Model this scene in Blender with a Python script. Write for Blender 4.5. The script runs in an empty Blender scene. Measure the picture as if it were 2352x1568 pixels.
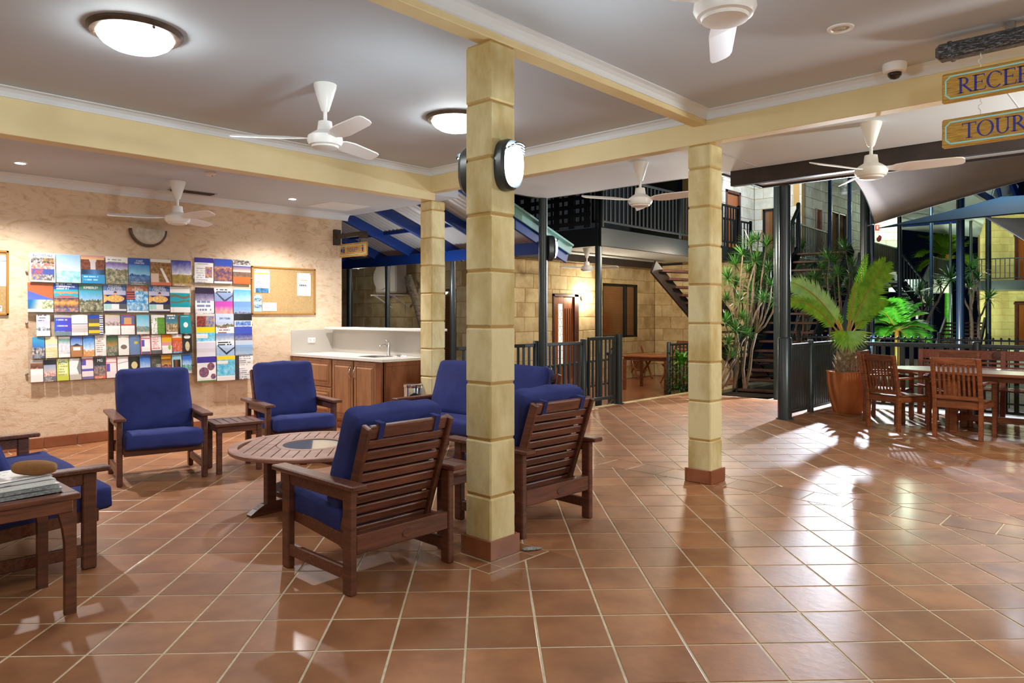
import bpy, math, random
from mathutils import Vector, Matrix, noise as mnoise
random.seed(11)
R = math.radians
S = bpy.context.scene
COL = S.collection
# ------------------------------------------------------------------ camera
H = 1.42; F = 1638.0; HY = 724.0
TH = R(42.935)
FW = Vector((math.cos(TH), math.sin(TH), 0)); RT = Vector((math.sin(TH), -math.cos(TH), 0))
cd = bpy.data.cameras.new('camera'); cam = bpy.data.objects.new('camera', cd); COL.objects.link(cam)
cam.location = (0, 0, H); cam.rotation_euler = (R(90), 0, TH - R(90))
cd.sensor_width = 36; cd.lens = F / 2352 * 36; cd.shift_y = -60 / 2352; cd.clip_start = .05; cd.clip_end = 300
S.camera = cam
# ------------------------------------------------------------------ world, exposure
w = bpy.data.worlds.new('night_sky'); S.world = w; w.use_nodes = True
w.node_tree.nodes['Background'].inputs[0].default_value = (.0012, .0018, .004, 1)
w.node_tree.nodes['Background'].inputs[1].default_value = 1.0
S.view_settings.view_transform = 'Standard'; S.view_settings.look = 'None'
S.view_settings.gamma = 1; S.view_settings.use_curve_mapping = False
S.view_settings.exposure = 0.0
S.cycles.max_bounces = 8; S.cycles.diffuse_bounces = 5; S.cycles.glossy_bounces = 3
S.cycles.transparent_max_bounces = 10; S.cycles.sample_clamp_indirect = 6; S.cycles.caustics_reflective = False; S.cycles.caustics_refractive = False

def at(px, y, t):
    """world point seen at photo pixel (px,y) when it stands t metres in front of the camera"""
    p = FW * t + RT * ((px - 1176) * t / F); return Vector((p.x, p.y, H + (HY - y) * t / F))
def fl(px, y, z=0.0):
    return at(px, y, F * (H - z) / (y - HY))

def lamp(name, kind, loc, power, color, size=.1, target=None, spot=None, blend=.3):
    d = bpy.data.lights.new(name, kind); d.energy = power; d.color = color
    if kind == 'AREA': d.size = size
    else: d.shadow_soft_size = size
    if spot: d.spot_size = R(spot); d.spot_blend = blend
    o = bpy.data.objects.new(name, d); COL.objects.link(o); o.location = loc
    if target is not None:
        o.rotation_euler = (Vector(target) - Vector(loc)).to_track_quat('-Z', 'Y').to_euler()
    return o
WHITE = (.88, .98, 1); COOL = (.80, .90, 1.0); WARM = (1, .78, .50); GREEN = (.90, 1.0, .55)
# courtyard floodlights (blue-white) and lamps under the far roofs, then added fills
lamp('courtyard_flood', 'SPOT', at(1948, 622, 13.35), 1700, (.80, .88, 1), .05, fl(1960, 1090), 110, .3)
lamp('courtyard_flood_high', 'POINT', at(2330, 250, 16.5), 420, (.62, .82, 1), .2)
lamp('stair_flood', 'SPOT', at(1800, 335, 18.2), 430, (.80, .90, 1), .1, at(1745, 480, 21), 85)
lamp('palm_uplight', 'SPOT', at(2020, 810, 15.2), 500, (.9, 1, .85), .1, at(2060, 700, 18), 80)
lamp('far_tree_light', 'SPOT', at(2110, 760, 27), 1400, (.8, 1, .7), .2, at(2170, 560, 36), 60)
lamp('far_building_light', 'POINT', at(2330, 480, 29.5), 300, (.96, 1, .62), .2)
lamp('far_building_light_low', 'POINT', at(2290, 690, 30.5), 170, (.96, 1, .60), .2)
lamp('upper_verandah_light', 'POINT', at(2080, 470, 26), 260, (.8, 1, .75), .2)
lamp('terrace_fill', 'POINT', at(1610, 600, 14.0), 110, (1, .86, .66), .15)  # unseen fill added behind the second column to light the door wall
lamp('pergola_fill', 'POINT', (7.2, 8.6, 1.9), 24, (.9, .95, 1), .12)  # unseen fill added to brighten the pergola sheets and rafters
lamp('pergola_fill', 'POINT', (8.5, 12.2, 2.0), 9, (1, .92, .75), .12)  # second added fill, for the air conditioner in the yard
lamp('verandah_fill', 'POINT', (7.0, -.9, 2.2), 300, (.95, .97, .92), .18)  # added fill outside the view, brightens palm, pot and dining chairs
lamp('stair_fill', 'POINT', at(1624, 560, 12.0), 190, (1, .92, .75), .15)  # added fill hidden by the second column, warms the stair treads
# added fill lights for the lounge, all out of view
lamp('lounge_fill', 'POINT', (.6, 1.2, 2.45), 32, WHITE, .18)  # unseen fill for the near bay
lamp('lounge_fill_near', 'POINT', (-1.4, 4.4, 2.85), 34, WHITE, .18)  # unseen fill from the left of the frame
lamp('sign_fill', 'POINT', (2.0, -.9, 2.45), 62, WHITE, .18)  # unseen fill placed to brighten the hanging signs
for i, (x, y) in enumerate(((1.80, 8.05), (4.69, 8.05))):
    lamp('downlight_beam', 'SPOT', (x, y, 2.85), 300, (1, .96, .93), .05, (x + .05, y - .35, 0), 140, .9)

# ------------------------------------------------------------------ helpers
class MB:
    def __init__(s): s.v = []; s.f = []; s.mi = []; s.c = None
    def add(s, vs, fs, M=None, mi=0):
        b = len(s.v)
        s.v += [(M @ Vector(p)) if M else Vector(p) for p in vs]
        s.f += [tuple(i + b for i in f) for f in fs]; s.mi += [mi] * len(fs); return s
    def box(s, c, d, rz=0, bev=.004, M=None, mi=0, rot=None):
        x, y, z = d[0] / 2, d[1] / 2, d[2] / 2
        b = min(bev, x * .45, y * .45, z * .45)
        T = Matrix.Translation(c) @ (rot if rot else Matrix.Rotation(rz, 4, 'Z'))
        if M: T = M @ T
        if b <= 0:
            vs = [(sx * x, sy * y, sz * z) for sx in (-1, 1) for sy in (-1, 1) for sz in (-1, 1)]
            return s.add(vs, [(0, 1, 3, 2), (4, 6, 7, 5), (0, 4, 5, 1), (2, 3, 7, 6), (0, 2, 6, 4), (1, 5, 7, 3)], T, mi)
        vs = []; idx = {}
        for sx in (-1, 1):
            for sy in (-1, 1):
                for sz in (-1, 1):
                    for k, (a, bb, cc) in enumerate(((x, y - b, z - b), (x - b, y, z - b), (x - b, y - b, z))):
                        idx[(sx, sy, sz, k)] = len(vs); vs.append((sx * a, sy * bb, sz * cc))
        fs = []
        for sg in (-1, 1):
            q = [idx[(sg, a, c2, 0)] for a, c2 in ((-1, -1), (1, -1), (1, 1), (-1, 1))]; fs.append(tuple(q if sg > 0 else q[::-1]))
            q = [idx[(a, sg, c2, 1)] for a, c2 in ((-1, -1), (1, -1), (1, 1), (-1, 1))]; fs.append(tuple(q[::-1] if sg > 0 else q))
            q = [idx[(a, c2, sg, 2)] for a, c2 in ((-1, -1), (1, -1), (1, 1), (-1, 1))]; fs.append(tuple(q if sg > 0 else q[::-1]))
        for a in (-1, 1):
            for c2 in (-1, 1):
                fs.append((idx[(a, c2, -1, 0)], idx[(a, c2, -1, 1)], idx[(a, c2, 1, 1)], idx[(a, c2, 1, 0)]))
                fs.append((idx[(a, -1, c2, 0)], idx[(a, -1, c2, 2)], idx[(a, 1, c2, 2)], idx[(a, 1, c2, 0)]))
                fs.append((idx[(-1, a, c2, 1)], idx[(-1, a, c2, 2)], idx[(1, a, c2, 2)], idx[(1, a, c2, 1)]))
                for sz in (-1, 1): pass
        for sx in (-1, 1):
            for sy in (-1, 1):
                for sz in (-1, 1): fs.append(tuple(idx[(sx, sy, sz, k)] for k in range(3)))
        return s.add(vs, fs, T, mi)
    def bar(s, p0, p1, w, h, up=(0, 0, 1), bev=.004, mi=0):
        p0, p1 = Vector(p0), Vector(p1); d = p1 - p0; L = d.length; x = d / L
        u = Vector(up); z = (u - x * u.dot(x))
        if z.length < 1e-5: z = Vector((0, 1, 0)) - x * x.y
        z.normalize(); y = z.cross(x)
        M = Matrix(((x.x, y.x, z.x, 0), (x.y, y.y, z.y, 0), (x.z, y.z, z.z, 0), (0, 0, 0, 1)))
        return s.box((p0 + p1) / 2, (L, w, h), bev=bev, rot=M, mi=mi)
    def tube(s, pts, rad, n=8, cap=True, mi=0):
        pts = [Vector(p) for p in pts]; m = len(pts)
        rad = rad if isinstance(rad, (list, tuple)) else [rad] * m
        vs = []; fs = []; prev = None
        for i, p in enumerate(pts):
            d = (pts[min(i + 1, m - 1)] - pts[max(i - 1, 0)]).normalized()
            if prev is None:
                a = Vector((0, 0, 1)) if abs(d.z) < .9 else Vector((1, 0, 0)); prev = d.cross(a).normalized()
            x = (prev - d * prev.dot(d)).normalized(); y = d.cross(x); prev = x
            vs += [p + (x * math.cos(2 * math.pi * k / n) + y * math.sin(2 * math.pi * k / n)) * rad[i] for k in range(n)]
        for i in range(m - 1):
            for k in range(n):
                fs.append((i * n + k, i * n + (k + 1) % n, (i + 1) * n + (k + 1) % n, (i + 1) * n + k))
        if cap: fs += [tuple(range(n))[::-1], tuple((m - 1) * n + k for k in range(n))]
        return s.add(vs, fs, None, mi)
    def lathe(s, prof, n=24, c=(0, 0, 0), M=None, cap=True, mi=0):
        vs = []; fs = []; m = len(prof)
        for r, z in prof: vs += [(c[0] + r * math.cos(2 * math.pi * k / n), c[1] + r * math.sin(2 * math.pi * k / n), c[2] + z) for k in range(n)]
        for i in range(m - 1):
            for k in range(n): fs.append((i * n + k, i * n + (k + 1) % n, (i + 1) * n + (k + 1) % n, (i + 1) * n + k))
        if cap: fs += [tuple(range(n))[::-1], tuple((m - 1) * n + k for k in range(n))]
        return s.add(vs, fs, M, mi)
    def prism(s, pts, z0, z1, M=None, mi=0):
        n = len(pts); vs = [(x, y, z0) for x, y in pts] + [(x, y, z1) for x, y in pts]
        fs = [tuple(range(n))[::-1], tuple(range(n, 2 * n))] + [(i, (i + 1) % n, n + (i + 1) % n, n + i) for i in range(n)]
        return s.add(vs, fs, M, mi)
    def grid(s, rows, M=None, mi=0, thick=None):
        a, b = len(rows), len(rows[0]); vs = [p for r in rows for p in r]
        fs = [(i * b + j, i * b + j + 1, (i + 1) * b + j + 1, (i + 1) * b + j) for i in range(a - 1) for j in range(b - 1)]
        return s.add(vs, fs, M, mi)
    def mesh(s, name, mats, smooth=False):
        me = bpy.data.meshes.new(name); me.from_pydata([tuple(p) for p in s.v], [], s.f)
        mats = mats if isinstance(mats, (list, tuple)) else [mats]
        for m in mats: me.materials.append(m)
        if len(mats) > 1: me.polygons.foreach_set('material_index', s.mi)
        if s.c:
            at_ = me.color_attributes.new('Col', 'FLOAT_COLOR', 'POINT'); at_.data.foreach_set('color', [q for c in s.c for q in (*c, 1)])
        if smooth:
            me.polygons.foreach_set('use_smooth', [True] * len(me.polygons))
            if smooth is not True: me.set_sharp_from_angle(angle=R(smooth))
        me.update(); return me
    def build(s, name, mats, parent=None, smooth=False, **kw):
        o = bpy.data.objects.new(name, s.mesh(name, mats, smooth)); COL.objects.link(o)
        if parent: o.parent = parent
        if kw: tag(o, **kw)
        return o
def tag(o, label=None, category=None, group=None, kind=None):
    if label: o['label'] = label
    if category: o['category'] = category
    if group: o['group'] = group
    if kind: o['kind'] = kind
    return o
def thing(name, label, cat, loc=(0, 0, 0), rz=0, group=None):
    o = bpy.data.objects.new(name, None); COL.objects.link(o); o.empty_display_size = .1
    o.location = loc; o.rotation_euler = (0, 0, rz); return tag(o, label, cat, group)
def struct(name, loc=(0, 0, 0), rz=0):
    o = bpy.data.objects.new(name, None); COL.objects.link(o); o.empty_display_size = .1
    o.location = loc; o.rotation_euler = (0, 0, rz); o['kind'] = 'structure'; return o
def inst(src, parent=None, loc=None, rz=None, scale=None, name=None):
    o = src.copy(); COL.objects.link(o); o.parent = parent
    if loc is not None: o.location = loc
    if rz is not None: o.rotation_euler = (0, 0, rz)
    if scale is not None: o.scale = scale
    return o
KIDS = {}
def dup(root, loc, rz, label, group=None):
    kids = {}
    for o in COL.objects:
        if o.parent: kids.setdefault(o.parent, []).append(o)
    def rec(o, parent):
        c = o.copy(); COL.objects.link(c)
        if parent: c.parent = parent
        for k in kids.get(o, []): rec(k, c)
        return c
    c = rec(root, None); c.location = loc; c.rotation_euler = (0, 0, rz); c['label'] = label
    if group: c['group'] = group
    return c
def hsh(*a):
    x = math.sin(sum(v * k for v, k in zip(a, (12.9898, 78.233, 37.719, 4.581)))) * 43758.5453; return x - math.floor(x)

# ------------------------------------------------------------------ materials
def lin(c):
    return tuple(((v / 255) / 12.92 if v / 255 <= .04045 else ((v / 255 + .055) / 1.055) ** 2.4) for v in c)
def mat(name, c, rough=.5, c2=None, scale=6, stretch=(1, 1, 1), bump=0, bscale=40, metal=0, coat=0, spec=.5, emit=None, detail=4, rand=0, contrast=(.35, .65), trans=0, coat_rough=.1, isl=False):
    m = bpy.data.materials.new(name); m.use_nodes = True; nt = m.node_tree; N = nt.nodes; L = nt.links
    b = N['Principled BSDF']; b.inputs['Roughness'].default_value = rough; b.inputs['Metallic'].default_value = metal
    b.inputs['Specular IOR Level'].default_value = spec; b.inputs['Coat Weight'].default_value = coat; b.inputs['Coat Roughness'].default_value = coat_rough
    c = lin(c); b.inputs['Base Color'].default_value = (*c, 1); m.diffuse_color = (*c, 1)
    src = None
    if c2 or bump:
        tc = N.new('ShaderNodeTexCoord'); mp = N.new('ShaderNodeMapping'); mp.inputs['Scale'].default_value = stretch
        L.new(tc.outputs['Object'], mp.inputs['Vector'])
    if c2:
        if rand or isl:
            oi = N.new('ShaderNodeObjectInfo'); ad = N.new('ShaderNodeVectorMath'); ad.operation = 'ADD'
            ml = N.new('ShaderNodeMath'); ml.operation = 'MULTIPLY'; ml.inputs[1].default_value = 37.0
            L.new(oi.outputs['Random'], ml.inputs[0]); L.new(mp.outputs[0], ad.inputs[0]); L.new(ml.outputs[0], ad.inputs[1]); vec = ad.outputs[0]
        else: vec = mp.outputs[0]
        nz = N.new('ShaderNodeTexNoise'); nz.inputs['Scale'].default_value = scale; nz.inputs['Detail'].default_value = detail
        nz.inputs['Roughness'].default_value = .6; L.new(vec, nz.inputs['Vector'])
        rp = N.new('ShaderNodeValToRGB'); rp.color_ramp.elements[0].position = contrast[0]; rp.color_ramp.elements[1].position = contrast[1]
        rp.color_ramp.elements[0].color = (*c, 1); rp.color_ramp.elements[1].color = (*lin(c2), 1)
        L.new(nz.outputs['Fac'], rp.inputs[0]); src = rp.outputs[0]
        if rand or isl:
            hs = N.new('ShaderNodeHueSaturation'); mr = N.new('ShaderNodeMapRange'); mr.inputs[3].default_value = 1 - rand; mr.inputs[4].default_value = 1 + rand
            if isl:
                ge = N.new('ShaderNodeNewGeometry'); a2 = N.new('ShaderNodeMath'); a2.operation = 'ADD'; fr = N.new('ShaderNodeMath'); fr.operation = 'FRACT'
                L.new(oi.outputs['Random'], a2.inputs[0]); L.new(ge.outputs['Random Per Island'], a2.inputs[1]); L.new(a2.outputs[0], fr.inputs[0]); L.new(fr.outputs[0], mr.inputs[0])
            else: L.new(oi.outputs['Random'], mr.inputs[0])
            L.new(mr.outputs[0], hs.inputs['Value']); L.new(src, hs.inputs['Color']); src = hs.outputs[0]
        L.new(src, b.inputs['Base Color'])
    if bump:
        n2 = N.new('ShaderNodeTexNoise'); n2.inputs['Scale'].default_value = bscale; n2.inputs['Detail'].default_value = 3; L.new(mp.outputs[0], n2.inputs['Vector'])
        bp = N.new('ShaderNodeBump'); bp.inputs['Strength'].default_value = bump; bp.inputs['Distance'].default_value = .01
        L.new(n2.outputs['Fac'], bp.inputs['Height']); L.new(bp.outputs[0], b.inputs['Normal'])
    if emit:
        b.inputs['Emission Color'].default_value = (*emit[0], 1); b.inputs['Emission Strength'].default_value = emit[1]
    if trans: b.inputs['Transmission Weight'].default_value = trans
    return m
M = {}
M['plaster'] = mat('swirled_plaster', (226, 202, 174), .75, (212, 180, 144), 3.0, (1, 1, 2.0), .35, 14, detail=10, contrast=(.50, .74))
nt = M['plaster'].node_tree                         # trowel swirls: distort the noise
pb = nt.nodes['Principled BSDF']; old = pb.inputs['Base Color'].links[0].from_socket; mp_ = [n for n in nt.nodes if n.type == 'MAPPING'][0]
n3 = nt.nodes.new('ShaderNodeTexNoise'); n3.inputs['Scale'].default_value = 4.5; n3.inputs['Detail'].default_value = 4; n3.inputs['Roughness'].default_value = .55
r3 = nt.nodes.new('ShaderNodeValToRGB'); r3.color_ramp.elements[0].position = .52; r3.color_ramp.elements[1].position = .76; mx = nt.nodes.new('ShaderNodeMixRGB'); mx.blend_type = 'MULTIPLY'
r3.color_ramp.elements[0].color = (1, 1, 1, 1); r3.color_ramp.elements[1].color = (.74, .63, .50, 1); mx.inputs[0].default_value = 1
nt.links.new(mp_.outputs[0], n3.inputs['Vector']); nt.links.new(n3.outputs['Fac'], r3.inputs[0]); nt.links.new(old, mx.inputs[1]); nt.links.new(r3.outputs[0], mx.inputs[2]); nt.links.new(mx.outputs[0], pb.inputs['Base Color'])
for n_ in nt.nodes:
    if n_.type == 'TEX_NOISE': n_.inputs['Distortion'].default_value = 2.4
M['ceiling'] = mat('ceiling_paint', (196, 204, 214), .7)
M['cornice'] = mat('cornice_paint', (224, 230, 236), .55)
M['cream'] = mat('cream_paint', (236, 220, 172), .6, (228, 210, 160), 1.5)
M['stone'] = mat('column_limestone', (232, 220, 172), .7, (188, 162, 96), 3.0, (1, 1, .5), .45, 26, rand=.05, contrast=(.42, .68), detail=7)
M['wallstone'] = mat('wall_limestone', (226, 206, 162), .75, (188, 160, 112), 2.6, (1, 1, 1), .6, 14, rand=.05, contrast=(.42, .66), detail=6)
M['whitestone'] = mat('pale_limestone', (216, 212, 198), .75, (192, 184, 164), 2.6, (1, 1, 1), .6, 10, rand=.06, contrast=(.4, .7), detail=6)
M['yellowstone'] = mat('yellow_limestone', (216, 208, 146), .75, (196, 184, 118), 1.6, (1, 1, 1), .6, 8, rand=.06, contrast=(.4, .7), detail=6)
M['mortar'] = mat('mortar', (190, 152, 92), .9)
M['tile'] = mat('terracotta_tile', (170, 114, 74), .44, (140, 88, 54), 4, (1, 1, 1), .10, 24, coat=.16, spec=.6, rand=.15, isl=True, detail=7, coat_rough=.15)
M['skirt'] = mat('terracotta_skirting', (160, 100, 70), .3, (140, 82, 54), 5, rand=.06, coat=.3)
M['grout'] = mat('sandy_grout', (216, 202, 172), .85, (196, 180, 150), 20)
M['wood'] = mat('stained_hardwood', (112, 66, 48), .42, (80, 45, 33), 7, (.7, .7, 6), .12, 30, rand=.12, coat=.12)
M['woodx'] = mat('stained_hardwood_across', (118, 68, 48), .40, (82, 45, 31), 7, (.6, 8, 8), .12, 30, rand=.12, coat=.12)
M['tabletop'] = mat('worn_hardwood', (166, 120, 102), .45, (134, 90, 74), 8, (.7, .7, 4), .1, 30, rand=.10)
M['dine'] = mat('oiled_teak', (146, 82, 44), .4, (108, 56, 29), 7, (1, 1, 6), .1, 30, rand=.12, coat=.15)
M['dinetop'] = mat('oiled_teak_top', (142, 82, 56), .3, (110, 60, 40), 7, (6, .6, 6), .1, 30, rand=.1, coat=.3)
M['cab'] = mat('cabinet_timber', (170, 122, 84), .4, (146, 100, 66), 5, (3, 3, .5), 0, coat=.15)
M['cabend'] = mat('cabinet_end_timber', (150, 88, 54), .3, (114, 62, 38), 4, (3, 3, .6), 0, coat=.25, detail=8)
M['navy'] = mat('navy_canvas', (54, 62, 124), .85, (46, 54, 110), 6, (1, 1, 1), .3, 500, spec=.2)
M['white'] = mat('white_enamel', (240, 240, 240), .35)
M['whiteplastic'] = mat('white_plastic', (235, 235, 232), .4)
M['counter'] = mat('white_stone_counter', (240, 237, 230), .25, (228, 224, 216), 60)
M['splash'] = mat('grey_splashback', (186, 180, 172), .45)
M['chrome'] = mat('chrome', (225, 225, 228), .16, metal=1)
M['steel'] = mat('brushed_steel', (185, 185, 190), .25, metal=1)
M['black'] = mat('black_metal', (20, 24, 27), .5, spec=.4)
M['blackdome'] = mat('black_dome', (14, 14, 16), .06, spec=.8)
M['dark'] = mat('charcoal_metal', (46, 56, 60), .32, spec=.7)
M['darkrail'] = mat('charcoal_railing', (44, 52, 54), .36, spec=.6)
M['darktimber'] = mat('dark_timber', (58, 46, 42), .5, (42, 34, 32), 6)
M['blue'] = mat('blue_paint', (24, 58, 134), .4)
M['bluepost'] = mat('blue_grey_post', (36, 58, 92), .28, spec=.8)
M['teal'] = mat('pale_green_fascia', (130, 175, 165), .4)
M['iron'] = mat('corrugated_steel', (196, 194, 192), .45, spec=.6)
M['brown'] = mat('bronze_trim', (92, 74, 60), .35, (70, 56, 46), 20)
M['cork'] = mat('cork', (184, 154, 106), .9, (166, 136, 90), 60)
M['boardframe'] = mat('golden_wood_frame', (166, 116, 46), .5)
M['paper'] = mat('white_paper', (240, 240, 240), .6)
M['signwood'] = mat('carved_sign_wood', (232, 188, 96), .55, (186, 140, 58), 9, (14, 1.2, 14), .8, 24, detail=8)
M['signblue'] = mat('sign_blue_paint', (48, 50, 158), .5)
M['signaqua'] = mat('sign_aqua_line', (165, 240, 246), .5)
M['wrap'] = mat('plastic_wrap', (44, 50, 58), .2, (150, 158, 168), 30, (6, 1, 6), 1.0, 50, coat=.6, detail=6, contrast=(.5, .62))
M['clay'] = mat('terracotta_pot', (224, 142, 86), .6, (196, 114, 62), 5, (1, 1, .4))
M['leaf'] = mat('palm_leaf', (146, 186, 50), .4, (100, 150, 38), 9, rand=.12, spec=.4)
M['leaf2'] = mat('dragon_tree_leaf', (84, 138, 56), .28, (52, 104, 44), 9, rand=.15, spec=.6)
M['leaf3'] = mat('bright_palm_leaf', (104, 190, 60), .4, (60, 150, 40), 9, rand=.12)
M['leafdry'] = mat('dry_leaf', (150, 130, 100), .8, (120, 100, 74), 9)
M['rachis'] = mat('frond_stalk', (190, 132, 60), .5, (150, 140, 50), 4)
M['trunk'] = mat('palm_trunk', (190, 172, 144), .85, (140, 122, 98), 14, (1, 1, 2), .8, 30)
M['stem'] = mat('dragon_tree_bark', (138, 114, 92), .8, (106, 86, 68), 10)
M['sail'] = mat('tan_shade_cloth', (112, 94, 80), .85, (104, 87, 75), 3, (1, 1, 1))
M['sailblue'] = mat('blue_shade_cloth', (30, 74, 96), .8)
M['pave'] = mat('pale_paving', (190, 190, 184), .7, (165, 165, 158), 4)
M['soil'] = mat('garden_soil', (60, 46, 34), .95, (40, 30, 22), 20, (1, 1, 1), .6, 40)
M['maroon'] = mat('maroon_timber', (96, 58, 48), .5, (74, 44, 38), 8)
M['doorwood'] = mat('door_timber', (168, 96, 50), .35, (140, 76, 38), 6, (5, 5, .5))
M['blind'] = mat('timber_blind', (196, 132, 78), .5)
M['red'] = mat('red_enamel', (196, 40, 34), .35)
M['stonebrown'] = mat('smooth_brown_stone', (158, 110, 62), .7, (140, 94, 50), 14, (1, 1, 1), .15, 60)
M['ash'] = mat('grey_shell', (186, 190, 192), .7, (128, 132, 136), 60, (1, 1, 1), .6, 120)
M['soffit'] = mat('pale_soffit', (226, 236, 242), .7)
M['lens'] = mat('lamp_lens', (255, 255, 255), .4, emit=((.95, 1, .97), 40))
M['bulk'] = mat('bulkhead_lens', (255, 255, 255), .4, emit=((.86, .97, 1), 150))
M['bulk2'] = mat('verandah_bulkhead_lens', (255, 255, 255), .4, emit=((.85, .93, 1), 18))
M['down'] = mat('downlight_lens', (255, 255, 255), .4, emit=((1, .96, .9), 60))
M['globe'] = mat('warm_globe', (255, 255, 255), .4, emit=((1, .86, .64), 110))
M['frost'] = mat('frosted_glass', (205, 200, 188), .5, (180, 172, 158), 20)
M['petrol'] = mat('smoked_glass', (120, 124, 124), .06, spec=.8, coat=.6)
def glassmat(name, tint, f):
    m = bpy.data.materials.new(name); m.use_nodes = True; N = m.node_tree.nodes; L = m.node_tree.links
    N.remove(N['Principled BSDF']); t = N.new('ShaderNodeBsdfTransparent'); g = N.new('ShaderNodeBsdfGlossy'); x = N.new('ShaderNodeMixShader')
    t.inputs[0].default_value = (*tint, 1); g.inputs['Roughness'].default_value = .28 if 'acrylic' in name else .05; x.inputs[0].default_value = f
    L.new(t.outputs[0], x.inputs[1]); L.new(g.outputs[0], x.inputs[2]); L.new(x.outputs[0], N['Material Output'].inputs[0]); return m
M['glass'] = glassmat('window_glass', (.95, .95, .93), .07)
M['acrylic'] = glassmat('clear_acrylic', (.98, .975, .97), .015)
pm = mat('printed_paper', (255, 255, 255), .35, spec=.4); nn = pm.node_tree.nodes.new('ShaderNodeVertexColor'); nn.layer_name = 'Col'
pm.node_tree.links.new(nn.outputs[0], pm.node_tree.nodes['Principled BSDF'].inputs['Base Color']); M['print'] = pm
def ink(name, c): return mat(name, c, .5)
M['inkw'] = ink('white_ink', (245, 245, 245)); M['inkb'] = ink('blue_ink', (40, 50, 140)); M['inkg'] = ink('grey_ink', (120, 124, 150)); M['inkk'] = ink('black_ink', (30, 30, 34)); M['inky'] = ink('yellow_ink', (240, 200, 120)); M['inkr'] = ink('red_ink', (200, 60, 40))
def text_mb(body, size, M4, mb=None, squeeze=1.0, extr=.0006):
    c = bpy.data.curves.new('t', 'FONT'); c.body = body; c.size = size; c.align_x = 'CENTER'; c.extrude = extr; c.resolution_u = 2
    o = bpy.data.objects.new('t', c); me = o.to_mesh()
    mb = mb or MB(); mb.add([(v.co.x * squeeze, v.co.y, v.co.z) for v in me.vertices], [tuple(p.vertices) for p in me.polygons], M4)
    o.to_mesh_clear(); bpy.data.objects.remove(o); bpy.data.curves.remove(c); return mb
# ================================================================== STRUCTURE
WY = 8.87                                                        # brochure wall face
def visible(p, m=40):
    d = p.dot(FW)
    if d < .3: return False
    x = 1176 + F * p.dot(RT) / d; y = HY - F * (p.z - H) / d
    return -m < x < 2352 + m and -m < y < 1568 + m
# ---- floor
def clip(poly, ax, v, keep_less):
    out = []
    for i in range(len(poly)):
        a, b = poly[i], poly[(i + 1) % len(poly)]
        ia = (a[ax] <= v) == keep_less; ib = (b[ax] <= v) == keep_less
        if ia: out.append(a)
        if ia != ib:
            t = (v - a[ax]) / (b[ax] - a[ax]); out.append((a[0] + (b[0] - a[0]) * t, a[1] + (b[1] - a[1]) * t))
    return out
def area(p): return abs(sum(p[i][0] * p[(i + 1) % len(p)][1] - p[(i + 1) % len(p)][0] * p[i][1] for i in range(len(p)))) / 2
floor = MB().box((1.5, 2.3, -.0525), (10.2, 13.2, .10), bev=0).box((9.2, 1.5, -.0525), (5.2, 10.0, .10), bev=0).build('floor', M['grout'], kind='structure')
PITCH = .317; G = .0055; HALF = PITCH / 2 - G; C45 = math.sqrt(.5)
def tile_mb(poly, z=0, mb=None, b=.0022):
    """a tile with a soft worn edge: lower outline, inner top outline"""
    mb = mb or MB(); n = len(poly); cx = sum(p[0] for p in poly) / n; cy = sum(p[1] for p in poly) / n
    inn = []
    for p in poly:
        d = math.hypot(p[0] - cx, p[1] - cy); k = max(0, 1 - b * 1.5 / max(d, .01)); inn.append((cx + (p[0] - cx) * k, cy + (p[1] - cy) * k))
    vs = [(*p, z - .006) for p in poly] + [(*p, z - .0010) for p in poly] + [(*p, z) for p in inn]
    fs = [tuple(range(2 * n, 3 * n))]
    for k in (0, n): fs += [(k + i, k + (i + 1) % n, k + n + (i + 1) % n, k + n + i) for i in range(n)]
    return mb.add(vs, fs)
tiles = []                                                        # (poly, centre, whole, z)
def field(x0, x1, y0, y1, ph1, ph2, holes=()):
    lim = 40
    for i in range(-lim, lim):
        for j in range(-lim, lim):
            a = ph1 + (i + .5) * PITCH; b = ph2 + (j + .5) * PITCH
            cx, cy = (a - b) * C45, (a + b) * C45
            if not (x0 - .3 < cx < x1 + .3 and y0 - .3 < cy < y1 + .3): continue
            q = [((a + s * HALF - b - t * HALF) * C45, (a + s * HALF + b + t * HALF) * C45) for s, t in ((-1, -1), (1, -1), (1, 1), (-1, 1))]
            p = clip(clip(clip(clip(q, 0, x0, False), 0, x1, True), 1, y0, False), 1, y1, True)
            ps = [p]
            for hx0, hx1, hy0, hy1 in holes:                       # cut the tile round a column surround
                if len(p) > 2 and max(v[0] for v in p) > hx0 and min(v[0] for v in p) < hx1 and max(v[1] for v in p) > hy0 and min(v[1] for v in p) < hy1:
                    mid = clip(clip(p, 0, hx0, False), 0, hx1, True)
                    ps = [clip(p, 0, hx0, True), clip(p, 0, hx1, False), clip(mid, 1, hy0, True), clip(mid, 1, hy1, False)] if len(mid) > 2 else [p]
            for p in ps:
                if len(p) < 3 or area(p) < .0006: continue
                c = (sum(v[0] for v in p) / len(p), sum(v[1] for v in p) / len(p)); tiles.append((p, c, area(p) > .09, 0))
def rect(x0, x1, y0, y1, z=0): tiles.append(([(x0, y0), (x1, y0), (x1, y1), (x0, y1)], ((x0 + x1) / 2, (y0 + y1) / 2), False, z))
RING = (2.785, 3.295, 2.765, 3.245)
field(-2.9, 5.525, -3.9, 8.70, .194, .0886, [(2.781, 3.299, 2.761, 3.249)])
field(5.86, 11.75, -3.2, 6.50, .194, .0886)
y = -3.9
while y < 6.45: rect(5.535, 5.85, y + G, y + PITCH - G); y += PITCH
x = -2.9
while x < 5.0: rect(x + G, x + PITCH - G, 8.712, 8.86); x += PITCH
g = .003                                                           # border of cut tiles round the near column
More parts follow.
